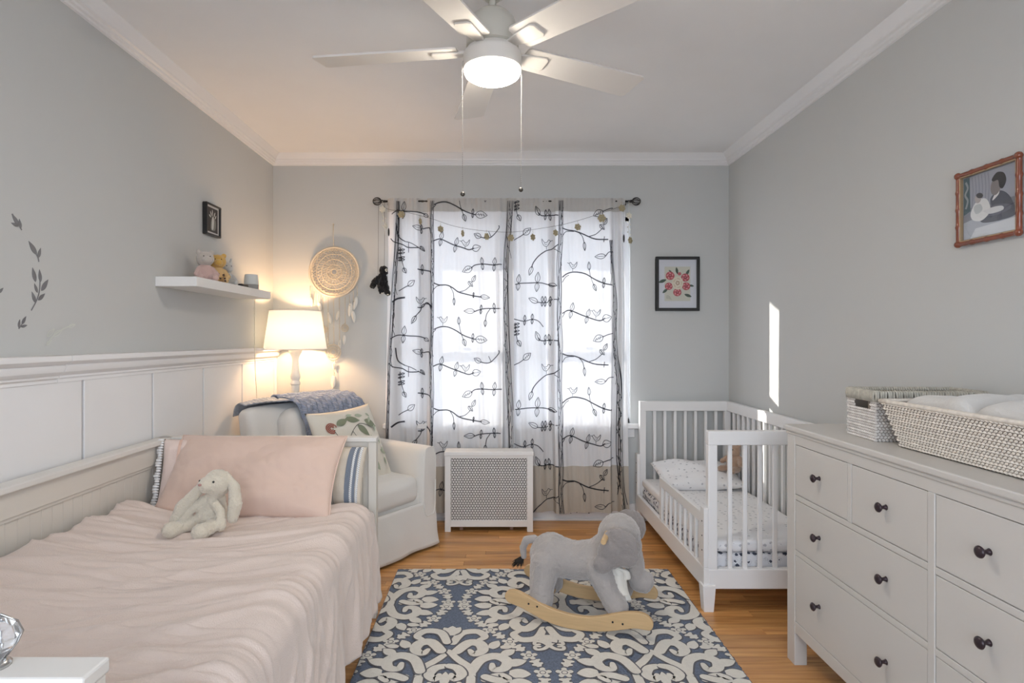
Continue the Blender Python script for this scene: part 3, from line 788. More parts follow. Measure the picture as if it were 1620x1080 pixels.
woven_wall(mb, (Lb, Wb-.006, 0), (0, Wb-.006, 0), (Lb, Wb-.006, Hb*.8), (0, Wb-.006, Hb*.8), 14, 30, .004)
stuff(mb.build('weave', m_wick1, b1))
mb = MB(); rr = random.Random(5)
def wraps(p, q, nrm, n_, z0, z1):
    p, q, nrm = Vector(p), Vector(q), Vector(nrm)
    for i in range(n_):
        c = p.lerp(q, (i+.5)/n_); d = (q-p)/n_
        k = rr.uniform(-.25, .25)
        mb.tube([Vector((c.x, c.y, z0))+nrm*.003, Vector((c.x, c.y, (z0+z1)/2))+nrm*.006+d*k, Vector((c.x, c.y, z1-.003))+nrm*.004, Vector((c.x, c.y, z1))-nrm*.004, Vector((c.x, c.y, z1-.01))-nrm*.010], d.length*.5, 5)
z0, z1 = Hb*.79, Hb
wraps((.004, Wb, 0), (.004, 0, 0), (-1, 0, 0), 22, z0, z1); wraps((0, .004, 0), (Lb, .004, 0), (0, -1, 0), 44, z0, z1)
wraps((Lb, Wb-.004, 0), (0, Wb-.004, 0), (0, 1, 0), 44, z0, z1); wraps((Lb-.004, 0, 0), (Lb-.004, Wb, 0), (1, 0, 0), 22, z0, z1)
stuff(mb.build('wrapped_rim', m_wickband, b1, smooth=True))
m_cloth1 = mat('pale_fabric', (.68, .68, .64, 1), .9, bump=.15, bscale=160)
mb = MB()
for i, (y, x) in enumerate(((.05, .09), (.10, .17), (.06, .26))):
    rbox(mb, (.13, .10, .11), .025, 5, (x+.02, y+.025, .085+.004*i), wob=.006, seed=i)
tag(mb.build('folded_clothes', m_cloth1, smooth=True), 'pale folded clothes filling the handled wicker basket', 'clothes').location = (1.285, 1.997, DH+.005)
bpy.data.objects['folded_clothes'].rotation_euler = (0, 0, math.radians(-4))
# front tray basket: flared sides
b2 = thing('changing_basket', 'long flared rattan basket tray at the front of the dresser top', 'basket', (1.47, 1.565, DH))
def tray(hx, hy, z): return [(-hx, hy, z), (-hx, -hy, z), (hx, -hy, z), (hx, hy, z)]
lo = tray(.160, .335, .004); hi = tray(.193, .378, .142)
mb = MB()
mb.add([Vector(p)*.0+Vector(p) for p in lo+hi], [(0, 1, 5, 4), (1, 2, 6, 5), (2, 3, 7, 6), (3, 0, 4, 7), (3, 2, 1, 0)])
mb.build('core', m_wick1d, b2, solid=.006)
mb = MB()
off = .004
for i in range(4):
    j = (i+1) % 4; a, c_, e, g = [Vector(q) for q in (lo[i], lo[j], hi[i], hi[j])]
    nrm = (c_-a).cross(e-a).normalized()*off
    L = (c_-a).length; woven_wall(mb, a+nrm, c_+nrm, e+nrm, g+nrm, 17, int(L/.0125), .0042, slant=.35)
stuff(mb.build('weave', m_wick2, b2))
mb = MB(); n_ = 8
def rimloop(zo, ro):
    pts = []
    for i in range(4):
        a, c_ = Vector(hi[i]), Vector(hi[(i+1) % 4])
        for k in range(14): p = a.lerp(c_, k/14); pts.append(Vector((p.x*(1+ro), p.y*(1+ro), p.z+zo)))
    return pts
mb.tube(rimloop(.003, .015), .0075, 8, closed=True); mb.build('rim', m_wick2, b2, smooth=True)
lin = MB()
def liner(u, v):
    x = -.19+.38*u; y = -.375+.75*v
    return Vector((x, y, 0))
m_blank = mat('grey_blanket', (.60, .585, .56, 1), .9, sheen=.3, bump=.2, bscale=120)
def blanket(u, v):
    x = -.17+.34*u; y = .345-.69*v
    r = .150+.018*math.sin(min(1, u*1.3)*PI)+.014*noise.noise(Vector((u*3, v*6, 0)))
    r += .020*math.exp(-((v-.34+.20*u)/.05)**2)-.022*math.exp(-((v-.43+.20*u)/.03)**2)+.008*math.exp(-((v-.52)/.06)**2)
    e = min(u, 1-u, v, 1-v)
    return Vector((x, y, r-.07*max(0, 1-e/.08)**2+.0))
mb = MB(); mb.grid(40, 70, blanket)
bk = tag(mb.build('folded_blanket', m_blank, smooth=True, solid=.012), 'soft grey blanket folded inside the long rattan tray', 'blanket'); bk.location = (1.47, 1.565, DH)

# ================================================================== CRIB / TODDLER BED
CX0, CX1, CY0, CY1 = 1.0, 1.664, 2.82, 4.205
m_crib = mat('crib_white', (.80, .80, .80, 1), .35)
cr = thing('toddler_bed', 'white slatted crib converted to a toddler bed with low guard rail', 'crib', ((CX0+CX1)/2, (CY0+CY1)/2, 0))
ccx, ccy = (CX0+CX1)/2, (CY0+CY1)/2
def CB(x0, x1, y0, y1, z0, z1, mb=None): return (mb or MB()).bb(x0-ccx, x1-ccx, y0-ccy, y1-ccy, z0, z1)
for (y0, y1) in ((CY0, CY0+.04), (CY1-.04, CY1)):
    s = thing('end_panel', '', ''); del s['label']; del s['category']; s.parent = cr
    CB(CX0+.018, CX1, y0, y1, .80, .868).build('head_rail', m_crib, s, bevel=.004)
    CB(CX0+.018, CX0+.062, y0+.001, y1-.001, .11, .80).build('post', m_crib, s, bevel=.003)
    CB(CX1-.045, CX1-.001, y0+.001, y1-.001, .11, .80).build('post', m_crib, s, bevel=.003)
    CB(CX0+.018, CX1, y0, y1, .11, .205).build('bottom_rail', m_crib, s, bevel=.004)
    k = 0; x = CX0+.062+.056
    while x < CX1-.06:
        CB(x, x+.020, y0+.012, y1-.012, .20, .805).build('slat', m_crib, s, bevel=.003); x += .0725
s = thing('back_side', '', ''); del s['label']; del s['category']; s.parent = cr
CB(CX1-.03, CX1+.002, CY0+.04, CY1-.04, .80, .868).build('head_rail', m_crib, s, bevel=.004)
CB(CX1-.03, CX1, CY0+.04, CY1-.04, .11, .205).build('bottom_rail', m_crib, s, bevel=.004)
y = CY0+.085
while y < CY1-.07:
    CB(CX1-.022, CX1-.006, y, y+.022, .20, .805).build('slat', m_crib, s, bevel=.003); y += .0775
# open side: bottom rail, short end posts, guard rail
CB(CX0-.004, CX0+.020, CY0, CY1, .11, .212).build('side_rail', m_crib, cr, bevel=.004)
for (y0, y1) in ((CY0, CY0+.05), (CY1-.05, CY1)):
    q = CB(CX0-.004, CX0+.018, y0, y1, .212, .497).build('short_post', m_crib, cr, bevel=.003)
    mb = MB()
    for z in (.29, .36, .43): mb.lathe([(.0035, -.001), (.0035, .001)], (CX0-.0045-ccx, (y0+y1)/2-ccy, z), 10, 'X')
    mb.build('bolt_hole', m_dark, q)
gy1 = 3.60
g_ = thing('guard_rail', '', ''); del g_['label']; del g_['category']; g_.parent = cr
CB(CX0-.002, CX0+.018, CY0+.05, gy1, .415, .468).build('guard_top', m_crib, g_, bevel=.004)
CB(CX0-.001, CX0+.017, gy1-.04, gy1, .212, .415).build('guard_post', m_crib, g_, bevel=.003)
CB(CX0-.001, CX0+.017, CY0+.05, CY0+.085, .212, .415).build('guard_post', m_crib, g_, bevel=.003)
for i in range(7):
    y = CY0+.135+i*.0865
    CB(CX0+.001, CX0+.015, y, y+.024, .210, .42).build('slat', m_crib, g_, bevel=.003)
for (x, sx) in ((CX0+.02, -1), (CX1-.03, 1)):
    for (y, sy) in ((CY0+.02, -1), (CY1-.03, 1)):
        mb = MB(); a = .035
        top = [(x-ccx-a*.9, y-ccy-a*.9), (x-ccx+a*.9, y-ccy-a*.9), (x-ccx+a*.9, y-ccy+a*.9), (x-ccx-a*.9, y-ccy+a*.9)]
        k = .020 if x < 1.2 else 0
        bot = [(px_*1.0+k*(-1 if sx < 0 else 1)*0, py_) for px_, py_ in top]
        bcx, bcy = x-ccx, y-ccy
        B = [(bcx+(p[0]-bcx)*.74, bcy+(p[1]-bcy)*.74, 0) for p in top]; Tt = [(p[0], p[1], .13) for p in top]
        if x > 1.2 or y > 4: Tt = [(bcx+(p[0]-bcx)*.7, bcy+(p[1]-bcy)*.7, .13) for p in top]
        mb.add(B+Tt, [(0, 1, 2, 3), (4, 5, 6, 7), (0, 1, 5, 4), (1, 2, 6, 5), (2, 3, 7, 6), (3, 0, 4, 7)])
        mb.build('leg', m_crib, cr, bevel=.003)
CB(CX0+.02, CX1-.03, CY0+.04, CY1-.04, .155, .175).build('mattress_support', m_crib, cr)

def print_mat(name, base, ink, scale, thr, ring=False):
    m = mat(name, base, .85, bump=.08, bscale=150); n = m.node_tree.nodes; l = m.node_tree.links; b = n['Principled BSDF']
    tc = n.new('ShaderNodeTexCoord'); mp = n.new('ShaderNodeMapping'); mp.inputs['Scale'].default_value = (scale*.8, scale, scale*.9); l.new(tc.outputs['Object'], mp.inputs['Vector'])
    v = n.new('ShaderNodeTexVoronoi'); v.inputs['Scale'].default_value = 1; v.inputs['Randomness'].default_value = .55; l.new(mp.outputs[0], v.inputs['Vector'])
    nz = n.new('ShaderNodeTexNoise'); nz.inputs['Scale'].default_value = 5; l.new(mp.outputs[0], nz.inputs['Vector'])
    ad = n.new('ShaderNodeMath'); ad.operation = 'MULTIPLY_ADD'; ad.inputs[1].default_value = .35; l.new(nz.outputs['Fac'], ad.inputs[0]); l.new(v.outputs['Distance'], ad.inputs[2])
    cr = n.new('ShaderNodeValToRGB'); e = cr.color_ramp.elements
    e[0].position = thr; e[0].color = ink; e[1].position = thr+.03; e[1].color = base
    if ring:
        x = e.new(thr+.13); x.color = base; x = e.new(thr+.16); x.color = tuple(c*.6 for c in base[:3])+(1,); x = e.new(thr+.19); x.color = base
    l.new(ad.outputs[0], cr.inputs['Fac']); l.new(cr.outputs[0], b.inputs['Base Color'])
    return m
m_csheet = print_mat('sprig_sheet', (.82, .82, .83, 1), (.50, .51, .54, 1), 34, .36)
m_cskirt = print_mat('dark_dot_sheet', (.72, .72, .74, 1), (.06, .07, .10, 1), 36, .50, True)
mb = MB(); rbox(mb, (.600, 1.285, .085), .02, 10, (0, 0, 0), wob=.002); cm = mb.build('crib_mattress', m_cskirt, smooth=True); cm.location = (CX0+.333, ccy, .219)
tag(cm, 'small mattress with dark dotted sheet at the bottom of the toddler bed', 'mattress')
mb = MB(); rbox(mb, (.606, 1.289, .060), .025, 16, (0, 0, 0), puff=(0, 0, .008), wob=.004, seed=3); cq = mb.build('crib_quilt', m_csheet, smooth=True); cq.location = (CX0+.333, ccy, .2955)
tag(cq, 'white quilt with tiny grey sprigs spread over the toddler bed mattress', 'quilt')
mb = MB(); pillow(mb, .54, .36, .13, Rm('X', 14), (0, 0, 0), pinch=.05, wr=.007, seed=6.6)
cp = mb.build('crib_pillow', m_csheet, smooth=True); cp.location = (CX0+.34, 3.93, .405)
tag(cp, 'white sprig-printed pillow at the window end of the toddler bed', 'pillow')
# plush bear against the far corner slats
m_bear = mat('tan_plush', (.42, .29, .21, 1), .95, sheen=.5, bump=.5, bscale=150, var=.15, vscale=25)
m_bear2 = mat('light_tan_plush', (.60, .43, .32, 1), .95, sheen=.5, bump=.5, bscale=150)
be = thing('teddy_bear', 'tan teddy bear leaning on the slats behind the crib pillow', 'soft toy', (1.555, 3.84, .445), math.radians(-60))
blob('body', m_bear, be, [('e', (0, 0, .055), (.05, .045, .055)), ('e', (0, .0, .135), (.042, .038, .040)), ('e', (.034, 0, .172), .015), ('e', (-.034, 0, .172), .015),
    ('c', [(.04, 0, .09, .018), (.07, -.03, .06, .016)]), ('c', [(-.04, 0, .09, .018), (-.07, -.03, .06, .016)]),
    ('c', [(.03, -.01, .02, .022), (.045, -.075, .02, .020)]), ('c', [(-.03, -.01, .02, .022), (-.045, -.075, .02, .020)])], voxel=.005, smooth=2, fur=.003)
blob('muzzle', m_bear2, be, [('e', (0, -.036, .126), (.018, .014, .014))], voxel=.004, smooth=1)
mb = MB(); mb.ball((.015, -.036, .147), .004); mb.ball((-.015, -.036, .147), .004); mb.ball((0, -.051, .130), .004); mb.build('face_beads', m_eye, be, smooth=True)

# ================================================================== RADIATOR COVER
RX0, RX1, RY0, RY1, RH = -.349, .250, 3.99, 4.125, .545
rc = thing('radiator_cover', 'white radiator cover with pierced lattice front below the window', 'radiator cover', ((RX0+RX1)/2, (RY0+RY1)/2, 0))
rx, ry = (RX0+RX1)/2, (RY0+RY1)/2
def RB(x0, x1, y0, y1, z0, z1, mb=None): return (mb or MB()).bb(x0-rx, x1-rx, y0-ry, y1-ry, z0, z1)
RB(RX0-.004, RX1+.004, RY0-.006, RY1, RH-.028, RH).build('top', m_white, rc, bevel=.004)
for x0 in (RX0, RX1-.040):
    RB(x0, x0+.040, RY0, RY0+.02, 0, RH-.028).build('leg', m_white, rc, bevel=.002)
for x0 in (RX0, RX1-.016): RB(x0, x0+.016, RY0+.02, RY1, .04, RH-.028).build('side_panel', m_white, rc)
RB(RX0+.04, RX1-.04, RY0+.002, RY0+.018, .034, .078).build('bottom_rail', m_white, rc, bevel=.002)
RB(RX0+.04, RX1-.04, RY0+.002, RY0+.018, RH-.045, RH-.028).build('top_rail', m_white, rc, bevel=.002)
gx0, gx1, gz0, gz1 = RX0+.04, RX1-.04, .078, RH-.045
mb = MB(); nx_ = 28; px_ = (gx1-gx0)/nx_; pz_ = px_*.866; nz_ = int((gz1-gz0)/pz_)
pz_ = (gz1-gz0)/nz_
yg = RY0+.010-ry
for j in range(nz_+1):
    for i in range(nx_+1):
        x = gx0-rx+px_*(i+.5*(j % 2)); z = gz0+pz_*j
        if x > gx1-rx+1e-6: continue
        mb.lathe([(.0052, -.002), (.0052, .002)], (x, yg, z), 6, 'Y')
        for dx, dz in ((px_, 0), (px_/2, pz_), (-px_/2, pz_)):
            x2, z2 = x+dx, z+dz
            if x2 > gx1-rx+1e-6 or x2 < gx0-rx-1e-6 or z2 > gz1+1e-6: continue
            d = Vector((x2-x, 0, z2-z)); L = d.length; ang = math.atan2(d.z, d.x)
            mb.box(((x+x2)/2, yg, (z+z2)/2), (L, .003, .0034), M=Matrix.Rotation(-ang, 3, 'Y'))
stuff(mb.build('lattice', m_white, rc))
RB(gx0, gx1, RY0+.035, RY0+.04, .05, RH-.03).build('hollow_shade', m_dark, rc)  # black sheet stands in for the shade of the hollow behind the lattice
mb = MB(); rad = thing('radiator', 'old iron radiator hidden behind the pierced cover with its feet showing', 'radiator', (rx, ry, 0))
m_rad = mat('radiator_paint', (.30, .17, .12, 1), .6)
for x in (.155, -.19): RB(x+rx-.012, x+rx+.012, RY0+.045, RY0+.07, 0, .06).build('foot', m_rad, rad, bevel=.003)
for i in range(9):
    x = -.22+i*.055; MB().tube([(x, .02, .06), (x, .02, .49)], .016, 8).build('column', m_rad, rad, smooth=True)
# ================================================================== CURTAINS
CY_ = 4.180
def cosint(P, x):
    if x <= P[0][0]: return P[0][1]
    for (a, ya), (b_, yb) in zip(P, P[1:]):
        if x <= b_:
            t = (x-a)/(b_-a); t = (1-math.cos(PI*t))/2; return ya*(1-t)+yb*t
    return P[-1][1]
FL = [(612, 1.5), (622, -1.2), (636, 1.6), (650, .6), (658, 1.0), (663, 2.6), (674, 2.4), (683, -1.6), (700, -.8), (718, .6), (733, -.6), (750, .3), (768, -.8), (785, .2), (792, -1.2), (797, 1.4), (801, 1.6), (806, -2.2), (814, -1.0)]
FR = [(805, 2.2), (812, 1.2), (822, -.8), (838, .9), (852, .2), (868, 2.2), (874, 2.0), (878, -1.6), (890, -1.2), (908, .5), (925, -.5), (942, .6), (957, -.4), (966, -.8), (970, 1.8), (976, 2.0), (981, -1.4), (986, .2), (992, -.4)]
SCL = CY_/F
def c_depth(FP, px, z):
    q = px+2.0*math.sin(z*2.3+px*.02)
    k = .35+.65*min(1, max(0, (2.31-z)/.35))**1.2+.25*(2.3-z)/2.3
    return CY_+.0145*cosint(FP, q)*k+.0012*math.sin(px*.9+z*7)
def c_pt(FP, px, z, lift=0):
    # the outer edges flare towards the hem
    e = 0
    if FP is FR: e = max(0, (px-960)/30)*max(0, (1.9-z))*.016
    else: e = -max(0, (640-px)/30)*max(0, (1.9-z))*.016
    y = c_depth(FP, px, z)
    return Vector(((px-VX)*SCL+e, y-lift, z))
m_curt = cloth_mat('curtain_cotton', (.76, .76, .77, 1), .20)
m_hem = cloth_mat('shaded_hem_cotton', (.52, .475, .41, 1), .12)  # darker beige paints in the hem's lack of backlight and the floor bounce
m_head = cloth_mat('shaded_header_cotton', (.60, .59, .57, 1), .25)  # grey tone paints in the shade on the cloth above the window opening
m_ink = cloth_mat('black_print', (.10, .10, .11, 1), .70, bump=0)
for q_ in m_ink.node_tree.nodes:
    if q_.type == 'BSDF_DIFFUSE': q_.inputs['Color'].default_value = (.03, .03, .035, 1)
    if q_.type == 'BSDF_TRANSLUCENT': q_.inputs['Color'].default_value = (.16, .16, .18, 1)
ZT, ZB = 2.312, .075
def zpy(py): return CH-(py-VY)*SCL
cur = []
for FP, x0, x1, lab in ((FL, 613, 813, 'sheer white curtain with black branch print, left of the pair by the armchair'), (FR, 806, 989, 'sheer white curtain with black branch print, right of the pair by the toddler bed')):
    t = thing('curtain', lab, 'curtain', (0, 0, 0), 0, 'curtains on the black rod')
    mb = MB(); mb.grid(220, 60, lambda u, v: c_pt(FP, x0+(x1-x0)*u, ZB+(ZT-ZB)*v)); mb.build('drape', m_curt, t, smooth=True)
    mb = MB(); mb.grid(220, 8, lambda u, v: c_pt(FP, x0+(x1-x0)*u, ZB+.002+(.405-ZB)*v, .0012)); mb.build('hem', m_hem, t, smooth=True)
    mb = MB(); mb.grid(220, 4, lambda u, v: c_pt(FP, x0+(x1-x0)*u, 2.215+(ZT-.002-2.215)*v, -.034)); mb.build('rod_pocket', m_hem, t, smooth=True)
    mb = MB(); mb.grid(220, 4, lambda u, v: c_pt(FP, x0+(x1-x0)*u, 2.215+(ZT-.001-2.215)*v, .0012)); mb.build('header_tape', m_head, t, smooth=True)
    for a, c_ in (((625, 636), (662, 684), (795, 806)) if FP is FL else ((812, 818), (867, 878), (965, 978))):
        for lf in (-.006,):
            mb = MB(); mb.grid(16, 30, lambda u, v: c_pt(FP, a+(c_-a)*u, ZB+.01+(2.21-ZB)*v, lf)); mb.build('pleat_fold', m_curt, t, smooth=True)
    cur.append(t)
# printed line drawing, ribbons lying on the cloth
def cfn(FP): return lambda x, y, lift: c_pt(FP, x, zpy(y), lift)
PBIG = {id(FL): (614, 812), id(FR): (807, 988)}
class Ink:
    def __init__(s, FP): s.FP = FP; s.mb = MB(); s.fn = cfn(FP); s.lim = PBIG[id(FP)]
    def line(s, pts, w=1.5, n=6, taper=False):
        P = catmull([(a, b_, 0) for a, b_ in pts], n)
        run = []
        def flush():
            if len(run) > 1: ribbon(s.mb, run, w*.86, s.fn, .0030+.000015*(len(s.mb.f) % 23), taper)
        for p in P:
            if s.lim[0] <= p.x <= s.lim[1] and 317 < p.y < 812: run.append(p)
            else: flush(); run = []
        flush()
    def leaf(s, x, y, L, deg, w=.45, dark=False):
        a = math.radians(-deg); top, bot = leaf_poly(x, y, L, a, w, 8)
        s.line(top, 1.1, 2); s.line(bot, 1.1, 2)
        ex, ey = x+math.cos(a)*L*.85, y+math.sin(a)*L*.85
        s.line([(x, y), (ex, ey)], .8, 2)
        if dark:
            for k in (.25, .45, .65): s.line([(x+math.cos(a)*L*k, y+math.sin(a)*L*k-L*.13), (x+math.cos(a)*L*(k+.1), y+math.sin(a)*L*(k+.1)+L*.13)], .9, 2)
    def pair(s, x, y, L=13, tilt=8): s.leaf(x, y, L, 90-tilt); s.leaf(x, y, L*.85, -90-tilt)
    def bird(s, x, y, f=1, k=1.0):
        s.line([(x-6*f*k, y-4*k), (x-3*f*k, y-6*k), (x-1*f*k, y-3*k), (x+3*f*k, y-2*k), (x+7*f*k, y-7*k), (x+6*f*k, y-1*k), (x+3*f*k, y+3*k), (x-1*f*k, y+3*k), (x-4*f*k, y-1*k), (x-6*f*k, y-4*k), (x-9*f*k, y-5*k)], 1.0, 3)
        s.line([(x-1*f, y+0*k), (x+2*f*k, y+1*k), (x+3*f*k, y-1*k)], .8, 3); s.line([(x, y+3*k), (x, y+8*k)], .9, 2)
    def trunk(s, pts, w, dens=4, seed=0):
        r = random.Random(seed); P = [(a, b_) for a, b_ in pts]
        for k in range(dens):
            o = -w/2+w*k/(dens-1)
            s.line([(a+o+r.uniform(-.7, .7), b_) for a, b_ in P], 1.1 if k in (0, dens-1) else .7, 5)
        y = P[0][1]
        while y < P[-1][1]:
            x = [a for a, b_ in P if b_ <= y][-1]
            s.line([(x+r.uniform(-w/2, w/2), y), (x+r.uniform(-w/3, w/3), y+9), (x+r.uniform(-w/2, w/2), y+20)], .8, 3); y += r.uniform(9, 18)
PER = 198
I = Ink(FR)
I.trunk([(888, 313), (887, 345), (886, 380), (884, 420), (885, 460), (884, 500), (886, 540), (885, 580), (885, 620), (887, 660), (886, 700), (887, 740), (886, 780), (889, 811)], 6.5, 5, 1)
I.trunk([(966, 380), (971, 440), (974, 480), (972, 520), (974, 560), (978, 600), (977, 660), (977, 720), (980, 770), (986, 811)], 5, 4, 2)
for k in (-1, 0, 1, 2):
    d = k*PER
    # hanging branch
    y = 365+d; I.line([(889, y-4), (897, y-1), (908, y), (917, y+3), (930, y+9), (943, y+13), (962, y+14)], 2.2); I.line([(889, y+10), (895, y+2), (908, y+1)], 1.2)
    I.line([(915, y+2), (921, y+9), (924, y+20)], 1.3); I.leaf(924, y+18, 14, -86, .3); I.line([(932, y+9), (943, y+5), (953, y-4)], 1.4); I.leaf(949, y-10, 11, -50, .5, True); I.leaf(955, y-9, 12, 65, .45, True); I.line([(956, y+9), (955, y+18)], 1.4)
    # arch with bird
    y = 437+d; I.line([(889, y+2), (897, y-4), (909, y-7), (925, y-4), (940, y+4), (955, y+11), (968, y+14)], 2.2); I.line([(889, y+10), (894, y+2), (900, y-2)], 1.2)
    I.bird(906, y-16); I.line([(932, y-12), (934, y), (940, y+15)], 1.1); I.leaf(932, y-10, 13, 93, .4); I.leaf(939, y+12, 12, -68, .45, True); I.pair(955, y+11, 9, 5)
    # leafy branch with bird
    y = 494+d; I.line([(889, y+2), (898, y-3), (906, y-2), (922, y+5), (940, y+11), (950, y+13), (957, y+9)], 2.0); I.line([(889, y+8), (893, y+1)], 1.2)
    I.pair(904, y-2, 14, 12); I.pair(929, y+7, 13, 15); I.bird(943, y+2); I.leaf(953, y+11, 14, 15, .85)
    # small leaf from the right trunk
    y = 527+d; I.line([(970, y), (962, y+2), (953, y+6)], 1.5); I.leaf(954, y+5, 17, 205, .65, True)
    y = 402+d; I.line([(971, y-3), (963, y-3), (958, y+3)], 1.5); I.leaf(958, y+3, 17, 183, .45)
    # left side of the middle trunk
    y = 539+d; I.line([(883, y), (872, y-1), (860, y), (855, y-1), (851, y-5)], 1.9); I.leaf(853, y, 16, 110, .45, True); I.pair(863, y-1, 9, 5); I.pair(870, y-1, 10, -8)
    y = 395+d; I.line([(883, y-8), (874, y-2), (864, y+1), (852, y+10), (844, y+20), (841, y+28)], 1.9); I.line([(884, y+4), (876, y-1)], 1.2); I.leaf(842, y+26, 15, -108, .4); I.bird(865, y-10, -1, 1.1)
    y = 448+d; I.line([(815, y+2), (826, y), (850, y-1), (862, y), (878, y+5)], 1.7); I.pair(820, y, 14, 5); I.pair(850, y-1, 17, 5); I.leaf(868, y+1, 13, -15, .45)
    y = 475+d; I.line([(882, y-1), (870, y-1), (866, y+3), (850, y+3)], 1.5); I.leaf(851, y+3, 16, 155, .5)
    for q in (858, 863, 871): I.pair(q, y+2, 9, 3)
    y = 505+d; I.line([(812, y-1), (828, y+3), (842, y), (852, y+3), (860, y+12)], 1.5); I.pair(830, y+2, 9, 3); I.pair(842, y, 9, 3)
    I.line([(815, y+5), (816, y+20), (819, y+36)], 1.2); I.leaf(819, y+33, 11, -65, .6, True)
    for q in (8, 13, 19, 24): I.leaf(816, y+q, 6, 15, .5); I.leaf(816, y+q, 5, 195, .5)
    y = 565+d; I.line([(812, y+13), (822, y+8), (829, y+3)], 1.5); I.leaf(828, y+4, 16, 42, .6, True)
ink1 = I.mb.build('branch_print', m_ink, cur[1])
I = Ink(FL)
I.trunk([(684, 313), (683, 350), (685, 390), (684, 450), (684, 520), (682, 560), (684, 620), (683, 700), (684, 760), (683, 811)], 4.5, 4, 3)
I.trunk([(630, 318), (630, 350), (627, 400), (624, 450), (621, 520), (618, 570), (617, 620), (616, 680), (616, 740), (616, 811)], 4.2, 4, 4)
I.trunk([(807, 318), (805, 360), (801, 400), (800, 450), (801, 500), (803, 550), (805, 600), (808, 660), (809, 720), (809, 811)], 8, 5, 5)
for k in (-1, 0, 1, 2):
    d = k*197
    y = 451+d; I.line([(687, y-3), (695, y), (707, y), (716, y+4), (726, y+11), (745, y+16), (762, y+19)], 2.1); I.line([(686, y+8), (692, y+2), (700, y)], 1.2)
    I.line([(712, y+2), (717, y+12), (718, y+24)], 1.2); I.leaf(718, y+20, 12, -88, .3); I.line([(726, y+11), (736, y+8), (744, y+1)], 1.3); I.leaf(741, y-6, 11, -50, .5, True); I.leaf(747, y-5, 12, 65, .45, True); I.pair(749, y+16, 5, 3); I.leaf(760, y+18, 15, -8, .45)
    y = 521+d; I.line([(687, y), (697, y-4), (708, y-4), (720, y+1), (735, y+10), (753, y+16)], 2.1); I.line([(685, y+6), (690, y)], 1.2)
    I.bird(701, y-14); I.line([(726, y-10), (729, y+4), (734, y+18)], 1.1); I.leaf(726, y-8, 12, 92, .4); I.leaf(733, y+15, 12, -72, .5, True); I.pair(748, y+14, 8, 3); I.leaf(752, y+15, 19, -6, .6, True)
    y = 577+d; I.line([(686, y+2), (693, y-1), (699, y-1), (715, y+6), (732, y+12), (742, y+15), (750, y+12)], 2.0)
    I.pair(698, y-1, 13, 10); I.pair(721, y+8, 13, 13); I.bird(736, y+6); I.leaf(747, y+14, 14, 15, .75)
    y = 418+d; I.line([(745, y+6), (752, y+1), (765, y), (780, y+1), (794, y)], 1.8); I.leaf(747, y+5, 17, 205, .6, True); I.pair(763, y, 11, -6); I.pair(782, y+1, 12, 5)
    y = 490+d; I.line([(750, y+3), (758, y), (770, y-2), (792, y-2)], 1.8); I.leaf(751, y+2, 17, 180, .45); I.pair(761, y, 8, 5); I.pair(782, y-2, 9, -5); I.line([(776, y-2), (770, y+7), (768, y+18)], 1.4); I.leaf(768, y+16, 11, -92, .4, True)
    y = 573+d; I.line([(760, y-1), (768, y+1), (777, y-1), (789, y-14), (789, y-19)], 1.7); I.leaf(761, y, 13, 150, .6, True); I.line([(777, y-1), (773, y-10)], 1.2)
    y = 373+d; I.line([(627, y-20), (630, y), (640, y+8)], 1.8); I.line([(640, y+8), (652, y+12), (668, y+22)], 1.3); I.leaf(664, y+15, 11, -50, .4, True)
    y = 478+d; I.line([(622, y), (630, y-6), (640, y-8)], 3.0)
    y = 532+d; I.line([(620, y+4), (630, y-2), (645, y-1), (662, y), (672, y+3)], 1.8); I.pair(638, y-2, 15, 6); I.leaf(670, y+3, 9, -30, .6)
    y = 580+d; I.line([(618, y-6), (624, y), (636, y+3), (646, y+8), (662, y+8)], 1.8); I.line([(646, y), (646, y+16)], 1.2); I.line([(633, y+8), (634, y+24), (640, y+45)], 1.2); I.leaf(637, y+40, 10, -60, .6, True)
    for q in (12, 17, 24, 28): I.leaf(634, y+q, 6, 15, .5); I.leaf(634, y+q, 4, 195, .5)
    y = 647+d; I.line([(631, y+10), (638, y+5), (646, y+1)], 1.5); I.leaf(645, y+2, 14, 40, .6)
    y = 481+d; I.line([(682, y+8), (678, y), (668, y), (664, y+10), (656, y+20)], 1.6); I.leaf(658, y+18, 15, -120, .4, True)
    y = 557+d; I.line([(682, y+10), (679, y), (668, y+1)], 1.8); I.leaf(667, y+1, 15, 165, .5); I.pair(666, y+2, 8, 0)
    y = 625+d; I.line([(682, y+4), (678, y), (660, y-3)], 2.0); I.pair(667, y-2, 9, 0)
    y = 675+d; I.line([(682, y+6), (674, y), (668, y+7), (660, y+8)], 2.0); I.bird(665, y-2, -1, 1.0)
I.mb.build('branch_print', m_ink, cur[0])

